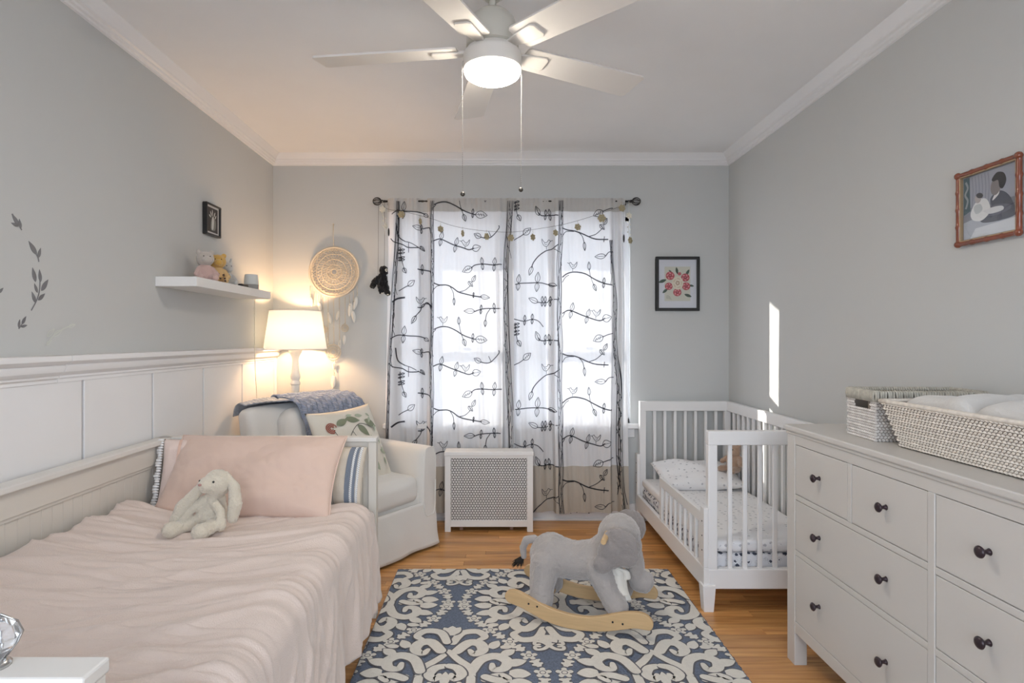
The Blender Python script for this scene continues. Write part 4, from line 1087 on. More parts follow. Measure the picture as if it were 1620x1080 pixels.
# rod, cage finials, brackets
rod = thing('curtain_rod', 'black iron curtain rod with round cage finials', 'curtain rod', (.075, 4.197, 2.292))
MB().tube([(-.905, 0, 0), (.905, 0, 0)], .008, 12).build('rod', m_black, rod, smooth=True)
for sx in (-1, 1):
    mb = MB(); c = Vector((sx*.925, 0, 0))
    for k in range(4):
        M = Rm('X', 45*k)
        mb.tube([c+M @ Vector((.030*math.cos(t/20*2*PI), .027*math.sin(t/20*2*PI), 0)) for t in range(20)], .0028, 6, closed=True)
    mb.lathe([(.011, -.008), (.011, .008)], c+Vector((sx*-.035, 0, 0)), 14, 'X'); mb.lathe([(.009, -.006), (.009, .006)], c+Vector((sx*-.055, 0, 0)), 14, 'X')
    mb.build('finial', m_black, rod, smooth=True, angle=50)
    mb = MB(); mb.tube([(sx*.845, 0, 0), (sx*.845, .02, -.008), (sx*.845, .062, -.008)], .005, 8); mb.lathe([(.018, .056), (.018, .0625)], (sx*.845, 0, -.008), 16, 'Y'); mb.build('bracket', m_black, rod, smooth=True)

# flower garland on a string
m_str = mat('dark_string', (.10, .09, .08, 1), .9); m_fl = mat('straw_crochet', (.46, .40, .26, 1), .9, var=.4, vscale=150, bump=.6, bscale=300); m_flw = mat('white_crochet', (.72, .69, .60, 1), .9, var=.2, vscale=150)
GY = 4.135
gl_ = thing('flower_garland', 'string garland of crocheted flowers sagging across the top of the curtains', 'garland', (.07, GY, 2.25))
def gp(px, py): return at(px, py, GY)-Vector((.07, GY, 2.25))
sp = catmull([gp(*p) for p in ((603, 318), (612, 330), (640, 335), (680, 345), (720, 358), (765, 365), (810, 367), (850, 362), (895, 354), (940, 341), (985, 325), (1002, 318))], 6)
MB().tube(sp, .0012, 5).build('string', m_str, gl_)
def flower(mb, c, r, ry=0, pet=6, seed=0):
    rr = random.Random(seed); M = Rm('Z', ry) @ Rm('Y', seed*13)
    for k in range(pet):
        t = 2*PI*k/pet; mb.ball(Vector(c)+M @ Vector((r*.62*math.cos(t), 0, r*.62*math.sin(t))), (r*.36, r*.16, r*.36), 8, 6, M)
    for k in range(pet):
        t = 2*PI*(k+.5)/pet; mb.ball(Vector(c)+M @ Vector((r*.28*math.cos(t), -.004, r*.28*math.sin(t))), (r*.2, r*.16, r*.2), 7, 5, M)
    mb.ball(Vector(c)+M @ Vector((0, -.006, 0)), (r*.16, r*.16, r*.16), 7, 5)
for i, (x, y, ry, r) in enumerate(((635, 339, 10, .027), (665, 350, 70, .024), (697, 362, 30, .025), (732, 369, 68, .026), (770, 374, 45, .027), (808, 376, 8, .026), (843, 375, 40, .026), (879, 368, 35, .025), (914, 359, 15, .026), (952, 345, 0, .031), (984, 329, 10, .027))):
    mb = MB(); flower(mb, gp(x, y), r, ry, 6, i); mb.tube([gp(x, y)+Vector((0, 0, r)), gp(x, y)+Vector((0, 0, r+.02))], .001, 4)
    mb.build('crochet_flower', m_fl if i % 3 else m_fl, gl_, smooth=True)
for nm, pts in (('end_strand', ((605, 318), (605, 335), (608, 350), (609, 372))), ('end_strand', ((995, 318), (995, 345), (995, 372), (997, 392)))):
    mb = MB(); mb.tube(catmull([gp(*p) for p in pts], 5), .0014, 5); o = mb.build(nm, m_flw, gl_)
    x, y = pts[1]
    mb = MB(); flower(mb, gp(x, y-4), .024, 10, 6, 3); mb.build('crochet_flower', m_flw, o, smooth=True)
    mb = MB(); flower(mb, gp(pts[2][0]+2, pts[2][1]+8), .026 if x > 800 else .018, 40, 6, 5); mb.build('crochet_flower', m_flw if x < 800 else m_fl, o, smooth=True)
    mb = MB()
    for k in range(6): mb.ball(gp(pts[2][0]-2+(k % 2)*4, pts[1][1]+6+k*4), .005, 7, 5)
    mb.build('bead', m_flw, o, smooth=True)
for x, y in ((615, 367), (987, 377)):
    mb = MB(); mb.ball(gp(x, y), (.0065, .004, .030), 8, 8); mb.tube([gp(x, y)+Vector((0, 0, .028)), gp(x, 320)], .0009, 4); mb.build('dark_pendant', m_black, gl_, smooth=True)

# ================================================================== CEILING FAN
m_fan = mat('fan_white', (.72, .69, .64, 1), .45); m_blade = mat('fan_blade_white', (.74, .71, .67, 1), .5); m_chain = mat('chain_metal', (.25, .24, .23, 1), .5, .6); m_housing = mat('fan_housing', (.58, .56, .49, 1), .4)
fan = thing('ceiling_fan', 'white five-blade ceiling fan with lit drum light', 'ceiling fan', (-.014, 2.18, 2.375))
mb = MB(); mb.lathe([(0, .265), (.065, .265), (.065, .235), (.045, .205), (.02, .20), (0, .20)], seg=32); mb.build('canopy', m_fan, fan, smooth=True, angle=50)
mb = MB(); mb.lathe([(.0, .145), (.013, .145), (.013, .205), (0, .205)], seg=16); mb.lathe([(.016, .185), (.028, .192), (.028, .204), (.018, .206)], seg=20); mb.build('downrod', m_housing, fan, smooth=True, angle=50)
mb = MB(); mb.lathe([(0, .150), (.030, .149), (.058, .140), (.080, .118), (.093, .085), (.097, .050), (.097, .014), (.088, .008), (.088, -.002), (0, -.002)], seg=40); mb.build('motor_housing', m_housing, fan, smooth=True, angle=50)
mb = MB(); mb.lathe([(0, .004), (.095, .004), (.100, -.004), (.106, -.010), (.108, -.018), (.108, -.068), (.104, -.072), (.0, -.072)], seg=48); mb.build('light_drum', m_fan, fan, smooth=True, angle=40)
mb = MB(); mb.lathe([(.1045, -.070), (.1045, -.078), (.100, -.088), (.085, -.098), (.06, -.104), (.03, -.107), (0, -.108)], seg=48, cap=False)
mb.build('lamp_diffuser', emis('fan_diffuser', (1, .90, .76, 1), FAN_E), fan, smooth=True)
b0 = None
for k in range(5):
    ang = math.radians(172-72*k)
    e = bpy.data.objects.new('blade', None)
    R = Matrix.Rotation(ang, 3, 'Z') @ Rm('X', -11)
    mb = MB(); r0, r1, w0, w1 = .128, .678, .060, .073
    out = [(r0, -w0+.01), (r0+.01, -w0), (r1-.012, -w1), (r1, -w1+.012), (r1-.0, w1-.012), (r1-.012, w1), (r0+.01, w0), (r0, w0-.01)]
    mb.prism(out, lambda a, b_, t: R @ Vector((a, b_, t))+Vector((0, 0, .006)), -.004, .004)
    bl = mb.build('blade', m_blade, fan, bevel=.0015)
    mb = MB(); br = [(.100, -.022), (.140, -.032), (.215, -.040), (.228, -.030), (.232, .022), (.222, .034), (.140, .028), (.100, .018)]
    mb.prism(br, lambda a, b_, t: R @ Vector((a, b_, t))+Vector((0, 0, .006)), -.012, -.0042)
    mb.prism([(.06, -.014), (.125, -.02), (.125, .02), (.06, .014)], lambda a, b_, t: R @ Vector((a, b_, t))+Vector((0, 0, .006)), -.012, .000)
    mb.build('blade_bracket', m_fan, bl, bevel=.003)
for (x, y, zb) in ((-.106, -.02, 1.842-2.375), (.104, .035, 1.872-2.375)):
    mb = MB(); mb.tube([(x*.9, y, -.04), (x*1.03, y, -.045), (x*1.05, y, -.07), (x*1.03, y, zb+.01)], .0006, 5)
    z = -.06
    while z > zb+.02: mb.ball((x*1.04, y, z), .0013, 5, 4); z -= .008
    ch = mb.build('pull_chain', m_chain, fan)
    mb = MB(); mb.ball((x*1.03, y, zb), .0088, 14, 10); mb.build('chain_ball', mat('chain_ball', (.12, .11, .10, 1), .25, .8), ch, smooth=True)

# ================================================================== RUG
RUX0, RUX1, RUY0, RUY1, RZ = -.556, .968, .95, 3.325, .010
m_rugb = mat('rug_blue', (.10, .135, .205, 1), .98, var=.75, vscale=150, bump=.5, bscale=300, sheen=.2)
m_rugg = mat('rug_grey_outline', (.13, .13, .145, 1), .98, var=.3, vscale=120, bump=.4, bscale=250)
m_rugc = mat('rug_cream', (.72, .70, .64, 1), .98, var=.10, vscale=60, bump=.5, bscale=250, sheen=.2)
rug = thing('rug', 'blue and cream damask rug on the oak floor', 'rug', ((RUX0+RUX1)/2, (RUY0+RUY1)/2, 0))
rcx, rcy = (RUX0+RUX1)/2, (RUY0+RUY1)/2
MB().bb(RUX0-rcx, RUX1-rcx, RUY0-rcy, RUY1-rcy, .0005, RZ).build('pile', m_rugb, rug, bevel=.003)
G, C_ = MB(), MB(); LV = [0]
EM = [0]
def emit(pts, ws, lift, g=1.0):
    EM[0] += 1; lift = lift+.000004*(EM[0] % 29)
    ribbon(G, pts, [w+.014 for w in ws], lambda x, y, k: Vector((x-rcx, y-rcy, RZ+k)), lift)
    ribbon(C_, pts, ws, lambda x, y, k: Vector((x-rcx, y-rcy, RZ+k)), lift+.0012)
def capround(pts, ws):
    # round both ends by extending with a shrinking width
    a, b_ = pts[0], pts[-1]; d0 = (pts[0]-pts[1]); d1 = (pts[-1]-pts[-2])
    d0 = d0.normalized() if d0.length > 0 else Vector((1, 0)); d1 = d1.normalized() if d1.length > 0 else Vector((1, 0))
    pre = [(a+d0*ws[0]*.5*s, ws[0]*math.sqrt(max(.02, 1-s*s))) for s in (1, .8, .45)]
    post = [(b_+d1*ws[-1]*.5*s, ws[-1]*math.sqrt(max(.02, 1-s*s))) for s in (.45, .8, 1)]
    P = [p for p, w in pre]+pts+[p for p, w in post]; Wd = [w for p, w in pre]+ws+[w for p, w in post]
    return P, Wd
def sw(cx, cy, sx, sy, mir, pts, w0, w1, wm=None, n=5):
    """stroke in medallion space"""
    P = [Vector((p[0], p[1])) for p in catmull([(a, b_, 0) for a, b_ in pts], n)]
    P = [Vector((cx+mir*p.x*sx, cy+p.y*sy)) for p in P]
    N = len(P); ws = []
    for i in range(N):
        t = i/(N-1); w = w0+(w1-w0)*t
        if wm: w += (wm-(w0+w1)/2)*math.sin(PI*t)
        ws.append(w*1.15)
    P, ws = capround(P, ws); LV[0] += 1; emit(P, ws, .00012*(LV[0] % 34))
def petal(cx, cy, sx, sy, mir, x, y, deg, L, w):
    a = math.radians(deg); p0 = Vector((cx+mir*x*sx, cy+y*sy)); d = Vector((mir*math.cos(a), math.sin(a)))
    P = [p0+d*L*t/8 for t in range(9)]; ws = [max(.002, 1.3*w*math.sin(PI*(.12+.88*t/8))**.8) for t in range(9)]
    LV[0] += 1; emit(P, ws, .00012*(LV[0] % 34))
def medallion(cx, cy):
    LV[0] = 0
    sx, sy = .335, .375
    for m_ in (1, -1):
        for vs in (1, -1):
            S = lambda pts, *a, **k: sw(cx, cy, sx, sy*vs, m_, pts, *a, **k)
            Pt = lambda x, y, deg, L, w: petal(cx, cy, sx, sy*vs, m_, x, y, deg*vs, L, w)
            # outer petals
            Pt(.74, .10, -6, .085, .050); Pt(.70, .26, 18, .090, .042); Pt(.66, .44, 40, .070, .036); Pt(.52, .58, 62, .072, .036); Pt(.64, .60, 12, .060, .026)
            # top leaf sweep
            S([(.04, .70), (.14, .92), (.34, .96), (.44, .84), (.36, .76)], .030, .020, .036)
            S([(.10, .52), (.24, .70), (.38, .68), (.42, .54), (.32, .46), (.26, .54)], .040, .018, .044)
            S([(.30, .12), (.40, .34), (.58, .42), (.72, .32), (.68, .18), (.56, .16), (.54, .26)], .036, .018, .042)
            S([(.46, -.02), (.60, .04), (.72, .02), (.66, -.06)], .030, .02, .034)
            # frame arch
            S([(0, .52), (.12, .36), (.28, .18), (.30, 0)], .022, .030, .030)
        petal(cx, cy, sx, sy, m_, .0, .88, 60, .075, .034)
        S = lambda pts, *a, **k: sw(cx, cy, sx, sy, m_, pts, *a, **k)
        S([(.03, .22), (.13, .18), (.19, .06), (.11, -.02), (.07, .06)], .028, .018, .036)
        S([(.03, -.24), (.13, -.20), (.17, -.10)], .026, .02, .034)
        petal(cx, cy, sx, -sy, m_, .0, .88, -60, .070, .034)
    petal(cx, cy, sx, sy, 1, 0, .86, 90, .085, .046); petal(cx, cy, sx, sy, 1, 0, -.86, -90, .075, .042)
    petal(cx, cy, sx, sy, 1, 0, -.13, 90, .09, .03)
def chain(ca, ya, P_, sgn):
    LV[0] = 3
    k = 0; Y = ya-P_/2; 
    # walk along the ogee path with even arc spacing
    path = []
    N = 400
    for i in range(N+1):
        yy = ya-P_/2+P_*i/N; path.append(Vector((ca+sgn*(.2105+.171*math.cos(2*PI*(yy-ya)/P_)), yy)))
    acc = 0; nxt = 0; idx = 0
    for i in range(N):
        d = path[i+1]-path[i]; L = d.length
        if acc+L >= nxt:
            p = path[i]; t = d.normalized(); q = Vector((-t.y, t.x)); idx += 1; nxt += .066
            lift = .00012*(idx % 9)
            if idx % 2:
                ring = lambda r, a=0: [p+Vector((r*math.cos(2*PI*j/14), r*math.sin(2*PI*j/14))) for j in range(15)]
                for a in range(5):
                    b_ = 2*PI*a/5+.3; c = p+Vector((.025*math.cos(b_), .025*math.sin(b_)))
                    emit([c+Vector((-.011, 0)), c+Vector((-.006, 0)), c, c+Vector((.006, 0)), c+Vector((.011, 0))], [.006, .018, .022, .018, .006], lift)
                ribbon(C_, [p+Vector((x, 0)) for x in (-.021, -.012, 0, .012, .021)], [.01, .034, .042, .034, .01], lambda x, y, k: Vector((x-rcx, y-rcy, RZ+k)), lift+.0014)
                ribbon(G, ring(.0115), .0035, lambda x, y, k: Vector((x-rcx, y-rcy, RZ+k)), lift+.0018)
            else:
                emit([p-t*.026, p-t*.01, p+t*.01, p+t*.026], [.018, .026, .026, .018], lift)
                for s_ in (-1, 1):
                    for o in (-.014, .012): emit([p+t*o, p+t*(o+.008)+q*s_*.012, p+t*(o+.010)+q*s_*.024], [.018, .018, .008], lift)
        acc += L
PX_, PY_ = .842, 1.30
for i in range(-1, 3):
    for (ox_, oy_) in ((-.197, 2.25), (-.197+PX_/2, 2.90)):
        for j in (-2, -1, 0, 1):
            cx0, cy0 = ox_+PX_*i, oy_+PY_*j
            if cx0 < RUX0-.4 or cx0 > RUX1+.4 or cy0 < RUY0-.4 or cy0 > RUY1+.4: continue
            medallion(cx0, cy0)
    for j in (-2, -1, 0, 1):
        chain(-.197+PX_*i, 2.25+PY_*j, PY_, 1); chain(-.197+PX_*i, 2.25+PY_*j, PY_, -1)
        # small knot where the ogees meet
        kx, ky = -.197+PX_*i, 2.25+PY_*(j+.5)
        for (kx, ky) in ((-.197+PX_*i, 2.25+PY_*(j+.5)+.24), (-.197+PX_*(i+.5), 2.25+PY_*j+.24)):
            for m_ in (1, -1):
                for vs in (1, -1): sw(kx, ky, .05, .045, m_, [(0, 0), (.5, vs*.6), (1.1, vs*.7), (1.2, vs*.2), (.8, vs*.2)], .018, .012)
def clip_rug(o):
    me = o.data; b = bmesh.new(); b.from_mesh(me)
    for co, no in (((RUX0-rcx+.004, 0, 0), (-1, 0, 0)), ((RUX1-rcx-.004, 0, 0), (1, 0, 0)), ((0, RUY0-rcy+.004, 0), (0, -1, 0)), ((0, RUY1-rcy-.004, 0), (0, 1, 0))):
        bmesh.ops.bisect_plane(b, geom=b.verts[:]+b.edges[:]+b.faces[:], plane_co=co, plane_no=no, clear_outer=True)
    for f in b.faces:
        if f.normal.z < 0: f.normal_flip()
    b.to_mesh(me); b.free()
clip_rug(G.build('carved_outline', m_rugg, rug)); clip_rug(C_.build('cream_scrollwork', m_rugc, rug))
mb = MB(); rr = random.Random(9)
for i in range(420):
    y = rr.uniform(RUY0, RUY1); L = rr.uniform(.003, .009); mb.tube([(RUX1-rcx-.002, y-rcy, .006), (RUX1-rcx+L, y-rcy+rr.uniform(-.004, .004), .002)], .0011, 4)
stuff(mb.build('loose_edge', m_rugb, rug))

# ================================================================== ROCKING ELEPHANT
m_ele = mat('grey_plush', (.37, .345, .33, 1), .98, sheen=.7, bump=.35, bscale=220, var=.10, vscale=18)
m_ele2 = mat('grey_plush_ear', (.28, .255, .245, 1), .98, sheen=.7, bump=.35, bscale=220, var=.14, vscale=14)
m_ply = mat('birch_plywood', (.58, .40, .21, 1), .45, var=.16, vscale=5, stretch=(2, 2, 22), bump=.03, bscale=30)
m_bow = mat('cream_ribbon', (.72, .70, .64, 1), .7, bump=.1)
el = thing('rocking_elephant', 'grey plush rocking elephant on curved plywood rockers standing on the rug', 'rocking toy', (.407, 2.78, .0150), math.radians(-18.8))
blob('body', m_ele, el, [
    ('e', (-.150, 0, .255), (.105, .095, .108)), ('c', [(-.14, 0, .255, .098), (-.03, 0, .245, .088), (.07, 0, .262, .095)]), ('e', (.09, 0, .265), (.085, .085, .095)),
    ('c', [(.09, 0, .30, .075), (.15, 0, .35, .075)]),
    ('e', (.172, 0, .388), (.098, .088, .100)), ('e', (.215, 0, .35), (.060, .058, .062)),
    ('c', [(.218, 0, .335, .054), (.240, 0, .27, .048), (.246, 0, .215, .043), (.256, 0, .176, .038), (.284, 0, .166, .033), (.304, 0, .188, .028), (.302, 0, .212, .022)]),
    ('c', [(-.165, -.055, .23, .075), (-.175, -.085, .14, .060), (-.170, -.105, .085, .056)]), ('c', [(-.165, .055, .23, .075), (-.175, .085, .14, .060), (-.170, .105, .085, .056)]),
    ('c', [(.085, -.05, .25, .072), (.135, -.085, .16, .056), (.175, -.105, .10, .052)]), ('c', [(.085, .05, .25, .072), (.135, .085, .16, .056), (.175, .105, .10, .052)]),
], voxel=.007, smooth=4, fur=.004, fscale=110)
for sy in (-1, 1):
    if sy < 0:
        sh = [('e', (.188, -.118, .378), (.086, .020, .082), Rm('Z', -6) @ Rm('X', 8)), ('e', (.215, -.116, .335), (.058, .020, .055)), ('e', (.150, -.120, .335), (.062, .021, .070), Rm('X', 8)), ('e', (.112, -.116, .285), (.046, .026, .046), Rm('X', 6))]
    else:
        sh = [('e', (.205, .12, .395), (.085, .024, .080), Rm('Z', 25) @ Rm('X', -18)), ('e', (.16, .13, .34), (.055, .024, .070))]
    blob('ear', m_ele2, el, sh, voxel=.006, smooth=3, fur=.004, fscale=110)
blob('tail', m_ele, el, [('c', [(-.235, 0, .325, .020), (-.275, 0, .315, .019), (-.292, 0, .275, .017), (-.288, 0, .235, .015)])], voxel=.005, smooth=2, fur=.002)
mb = MB(); rr = random.Random(2)
for i in range(160):
    a = rr.uniform(-1, 1); b_ = rr.uniform(-1, 1); p = Vector((-.288, 0, .238)); q = p+Vector((-.020+a*.016, b_*.016, -.028+rr.uniform(-.01, .01))); r_ = q+Vector((-.012+a*.010, b_*.01, -.018+rr.uniform(-.01, .008)))
    mb.tube([p, q, r_], [.002, .0016, .0004], 4)
mb.build('tail_tuft', mat('dark_hair', (.02, .016, .014, 1), .8), el, smooth=True)
mb = MB(); mb.ball((.248, -.058, .370), .0075); mb.ball((.248, .058, .370), .0075); mb.build('eye', m_eye, el, smooth=True)
rk = [(-.33, .098), (-.326, .118), (-.310, .132), (-.285, .136), (-.255, .130), (-.20, .108), (-.13, .082), (-.06, .067), (0, .062), (.06, .064), (.12, .078), (.18, .098), (.235, .112), (.28, .116), (.312, .108), (.332, .088), (.336, .066), (.325, .048), (.30, .046), (.26, .046), (.20, .030), (.13, .012), (.06, .002), (0, 0), (-.07, .004), (-.14, .018), (-.20, .040), (-.25, .060), (-.29, .070), (-.315, .078)]
rkp = [(p.x, p.y) for p in catmull([(a, b_, 0) for a, b_ in rk], 3, closed=True)]
for sy in (-1, 1):
    mb = MB(); mb.prism(rkp, lambda a, b_, t: Vector((a, b_*1.0, 0)).xzy+Vector((0, t, 0)), sy*.160-.011, sy*.160+.011)
    rkr = mb.build('rocker', m_ply, el, smooth=True, angle=40, bevel=.003)
    mb = MB()
    for x, z in ((-.215, .085), (-.175, .078), (.165, .060), (.208, .058)): mb.lathe([(.0045, -.0008), (.0045, .0008)], (x, sy*.1718, z), 10, 'Y')
    mb.build('screw_hole', m_dark, rkr)
for x, z in ((-.17, .062), (.16, .066)):
    mb = MB(); mb.box((x, 0, z), (.055, .30, .016)); mb.build('footboard', m_ply, el, bevel=.004)
mb = MB(); mb.lathe([(.0, -.195), (.0105, -.195), (.0125, -.192), (.0125, .192), (.0105, .195), (0, .195)], (.128, 0, .412), 18, 'Y'); mb.build('handle', m_ply, el, smooth=True, angle=50)
# ribbon collar and hanging bow
mb = MB(); Mr = Rm('Y', -52)
mb.grid(40, 1, lambda u, v: Vector((.118, 0, .325))+Mr @ Vector((.097*math.cos(2*PI*u), .093*math.sin(2*PI*u), -.010+.020*v)))
mb.build('collar', m_bow, el, smooth=True, solid=.003)
mb = MB()
for (pts, w) in ((((.165, -.075, .265), (.195, -.088, .22), (.205, -.092, .17), (.222, -.09, .125)), .034), (((.165, -.07, .265), (.180, -.090, .225), (.188, -.1, .185), (.205, -.102, .150)), .040), (((.165, -.075, .262), (.21, -.08, .25), (.215, -.085, .215), (.17, -.08, .25)), .028)):
    P = catmull(pts, 6)
    mb.add([q for p in P for q in (p+Vector((-w/2, -.004, 0)), p+Vector((w/2, .004, .004)))], [(2*i, 2*i+1, 2*i+3, 2*i+2) for i in range(len(P)-1)])
mb.build('bow', m_bow, el, smooth=True, solid=.003)
# ================================================================== WALL SHELF AND THINGS ON IT
SHX, SHZ = -1.419, 1.606
sh = thing('wall_shelf', 'white floating shelf on the left wall', 'shelf', (XL, 3.245, SHZ))
MB().bb(.001, SHX-XL, -.46, .455, -.046, 0).build('board', m_white, sh, bevel=.002)
m_pp = mat('pink_plush', (.55, .38, .34, 1), .95, sheen=.4, bump=.5, bscale=160); m_gp = mat('greige_plush', (.50, .45, .40, 1), .95, sheen=.4, bump=.5, bscale=160)
m_yp = mat('mustard_plush', (.60, .36, .08, 1), .95, sheen=.4, bump=.5, bscale=160); m_lg = mat('light_grey_plush', (.52, .52, .50, 1), .95, sheen=.4, bump=.5, bscale=160)
m_brp = print_mat('spotted_plush', (.62, .42, .20, 1), (.05, .03, .03, 1), 50, .42)
def sit_toy(name, label, loc, rz, body, head, ears, sc=1.0, extra=None):
    t = thing(name, label, 'soft toy', loc, rz)
    k = sc
    blob('body', body, t, [('e', (0, 0, .040*k), (.034*k, .030*k, .042*k)), ('c', [(.026*k, -.01*k, .055*k, .012*k), (.040*k, -.03*k, .030*k, .012*k)]), ('c', [(-.026*k, -.01*k, .055*k, .012*k), (-.040*k, -.03*k, .030*k, .012*k)]),
        ('c', [(.018*k, -.01*k, .015*k, .015*k), (.030*k, -.052*k, .014*k, .014*k)]), ('c', [(-.018*k, -.01*k, .015*k, .015*k), (-.030*k, -.052*k, .014*k, .014*k)])], voxel=.0035, smooth=1, fur=.0015, fscale=200)
    blob('head', head, t, [('e', (0, -.004*k, .100*k), (.036*k, .034*k, .032*k)), ('e', (0, -.034*k, .092*k), (.018*k, .018*k, .015*k))]+ears(k), voxel=.0035, smooth=1, fur=.0015, fscale=200)
    mb = MB(); mb.ball((.013*k, -.035*k, .108*k), .0028); mb.ball((-.013*k, -.035*k, .108*k), .0028); mb.build('eye', m_eye, t, smooth=True)
    return t
rnd = lambda k: [('e', (.026*k, 0, .128*k), .011*k), ('e', (-.026*k, 0, .128*k), .011*k)]
lng = lambda k: [('c', [(.022*k, 0, .12*k, .008*k), (.032*k, .006*k, .150*k, .007*k)]), ('c', [(-.022*k, 0, .12*k, .008*k), (-.032*k, .006*k, .150*k, .007*k)])]
sit_toy('plush_hippo', 'pinkish plush animal with grey head, left of three on the wall shelf', (-1.505, 3.04, SHZ), math.radians(38), m_pp, m_gp, rnd, 1.18)
sit_toy('plush_tiger', 'mustard and brown spotted plush animal in the middle of three on the shelf', (-1.495, 3.155, SHZ), math.radians(30), m_brp, m_yp, rnd, 1.18)
sit_toy('plush_donkey', 'light grey plush animal with upright ears behind the mustard one', (-1.505, 3.275, SHZ), math.radians(50), m_lg, m_lg, lng, 1.0)
m_spk = mat('speaker_shell', (.62, .64, .62, 1), .5); m_spkf = mat('speaker_fabric', (.30, .30, .29, 1), .9, bump=.3, bscale=400)
sk_ = thing('smart_speaker', 'small rounded white speaker with grey fabric base on the shelf', 'speaker', (-1.500, 3.60, SHZ))
mb = MB(); mb.lathe([(0, 0), (.040, 0), (.043, .003), (.0435, .036), (0, .036)], seg=32); mb.build('fabric_base', m_spkf, sk_, smooth=True, angle=50)
mb = MB(); mb.lathe([(0, .037), (.0435, .037), (.042, .060), (.039, .085), (.036, .098), (0, .090)], seg=32); mb.build('shell', m_spk, sk_, smooth=True, angle=50)
mb = MB(); rbox(mb, (.05, .085, .022), .010, 6, (0, 0, .011), wob=.002); o = mb.build('black_case', m_black, smooth=True); o.location = (-1.475, 3.405, SHZ)
tag(o, 'small dark soft pouch lying on the shelf beside the speaker', 'pouch')
mb = MB(); mb.tube(catmull([(-1.50, 3.650, SHZ+.006), (-1.51, 3.69, SHZ+.004), (-1.52, 3.715, SHZ-.01), (-1.525, 3.715, SHZ-.06), (-1.53, 3.72, 1.35), (-1.528, 3.73, 1.10), (-1.52, 3.735, .85), (-1.53, 3.74, .2), (-1.55, 3.75, .01)], 8), .0022, 6)
tag(mb.build('power_cord', m_flw, smooth=True), 'thin pale cord hanging from the end of the wall shelf', 'cord')

# ================================================================== FRAMED PICTURES
def frame(t, w, h, bar, dep, m_, fn, nm='frame', bevel=.002):
    mb = MB()
    for x0, x1, z0, z1 in ((-w/2, w/2, h/2-bar, h/2), (-w/2, w/2, -h/2, -h/2+bar), (-w/2, -w/2+bar, -h/2+bar, h/2-bar), (w/2-bar, w/2, -h/2+bar, h/2-bar)):
        mb.prism([(x0, z0), (x1, z0), (x1, z1), (x0, z1)], fn, 0.0, dep)
    return mb.build(nm, m_, t, bevel=bevel)
def sheet(t, w, h, d, m_, fn, nm): 
    mb = MB(); mb.prism([(-w/2, -h/2), (w/2, -h/2), (w/2, h/2), (-w/2, h/2)], fn, d-.001, d); return mb.build(nm, m_, t)
class Paint:
    def __init__(s, fn, d): s.fn = fn; s.d = d; s.k = 0; s.L = {}
    def poly(s, col, pts, smooth=True):
        s.k += 1; P = [(p.x, p.y) for p in catmull([(a, b_, 0) for a, b_ in pts], 4, closed=True)] if smooth else pts
        key = tuple(col); mb = s.L.setdefault(key, MB()); d = s.d+s.k*.00006
        n = len(P); mb.add([s.fn(a, b_, d) for a, b_ in P], [tuple(range(n))])
    def ell(s, col, x, y, rx, ry, deg=0, n=14):
        a = math.radians(deg); s.poly(col, [(x+rx*math.cos(t/n*2*PI)*math.cos(a)-ry*math.sin(t/n*2*PI)*math.sin(a), y+rx*math.cos(t/n*2*PI)*math.sin(a)+ry*math.sin(t/n*2*PI)*math.cos(a)) for t in range(n)], False)
    def stroke(s, col, pts, w):
        s.k += 1; mb = s.L.setdefault(tuple(col), MB()); ribbon(mb, catmull([(a, b_, 0) for a, b_ in pts], 5), w, s.fn, s.d+s.k*.00006)
    def done(s, t, nm):
        mb = MB(); ms = []
        for i, (c, q) in enumerate(s.L.items()):
            m_ = mat('ink', c, .8); ms.append(m_); mb.mi = i; mb.add(q.v, q.f)
        o = mb.build(nm, ms, t); return o
# flower print on the back wall
t = thing('flower_picture', 'black framed print of red roses around a white rose on the back wall', 'picture', (at(1071, 449, YB).x, YB, at(1071, 449, YB).z))
fb = lambda a, b_, d: Vector((a, -d, b_))
frame(t, .315, .392, .021, .024, m_blackw, fb)
sheet(t, .285, .36, .010, mat('mat_board', (.66, .68, .74, 1), .8), fb, 'mat_board')
sheet(t, .186, .248, .011, mat('print_paper', (.60, .60, .52, 1), .8), fb, 'print')
pp = Paint(fb, .0114)
DG = (.03, .07, .05, 1); RD = (.42, .035, .06, 1); PKc = (.66, .28, .30, 1); WH = (.72, .66, .54, 1); DR = (.20, .01, .03, 1)
for x, y, L, a in ((-.08, .03, .06, 200), (-.07, -.035, .05, 220), (.05, -.075, .055, -20), (.08, -.01, .04, -10), (.0, .07, .05, 100), (.06, .06, .05, 60), (-.04, .08, .03, 140)):
    c, s_ = math.cos(math.radians(a)), math.sin(math.radians(a))
    pp.poly(DG, [(x, y), (x+c*L*.5-s_*L*.2, y+s_*L*.5+c*L*.2), (x+c*L, y+s_*L), (x+c*L*.5+s_*L*.2, y+s_*L*.5-c*L*.2)])
for x, y, r_ in ((-.053, .058, .032), (.056, .045, .031), (-.063, -.018, .028), (.062, -.018, .030), (-.002, -.062, .030), (.014, .072, .013)):
    pp.ell(RD, x, y, r_, r_*.95); 
    for k in range(5): b_ = 2*PI*k/5+x*40; pp.ell(PKc, x+r_*.6*math.cos(b_), y+r_*.6*math.sin(b_), r_*.30, r_*.16, math.degrees(b_)+60)
    pp.ell(DR, x, y, r_*.3, r_*.25); pp.ell(PKc, x, y+.002, r_*.14, r_*.1)
pp.ell(WH, .0, .005, .042, .048)
for k, c in enumerate(((.60, .50, .38, 1), (.75, .70, .60, 1), (.45, .33, .25, 1))):
    for j in range(5): b_ = j*1.26+k; pp.ell(c, .026*(1-k*.3)*math.cos(b_), .005+.030*(1-k*.3)*math.sin(b_), .014-.003*k, .006, math.degrees(b_)+80)
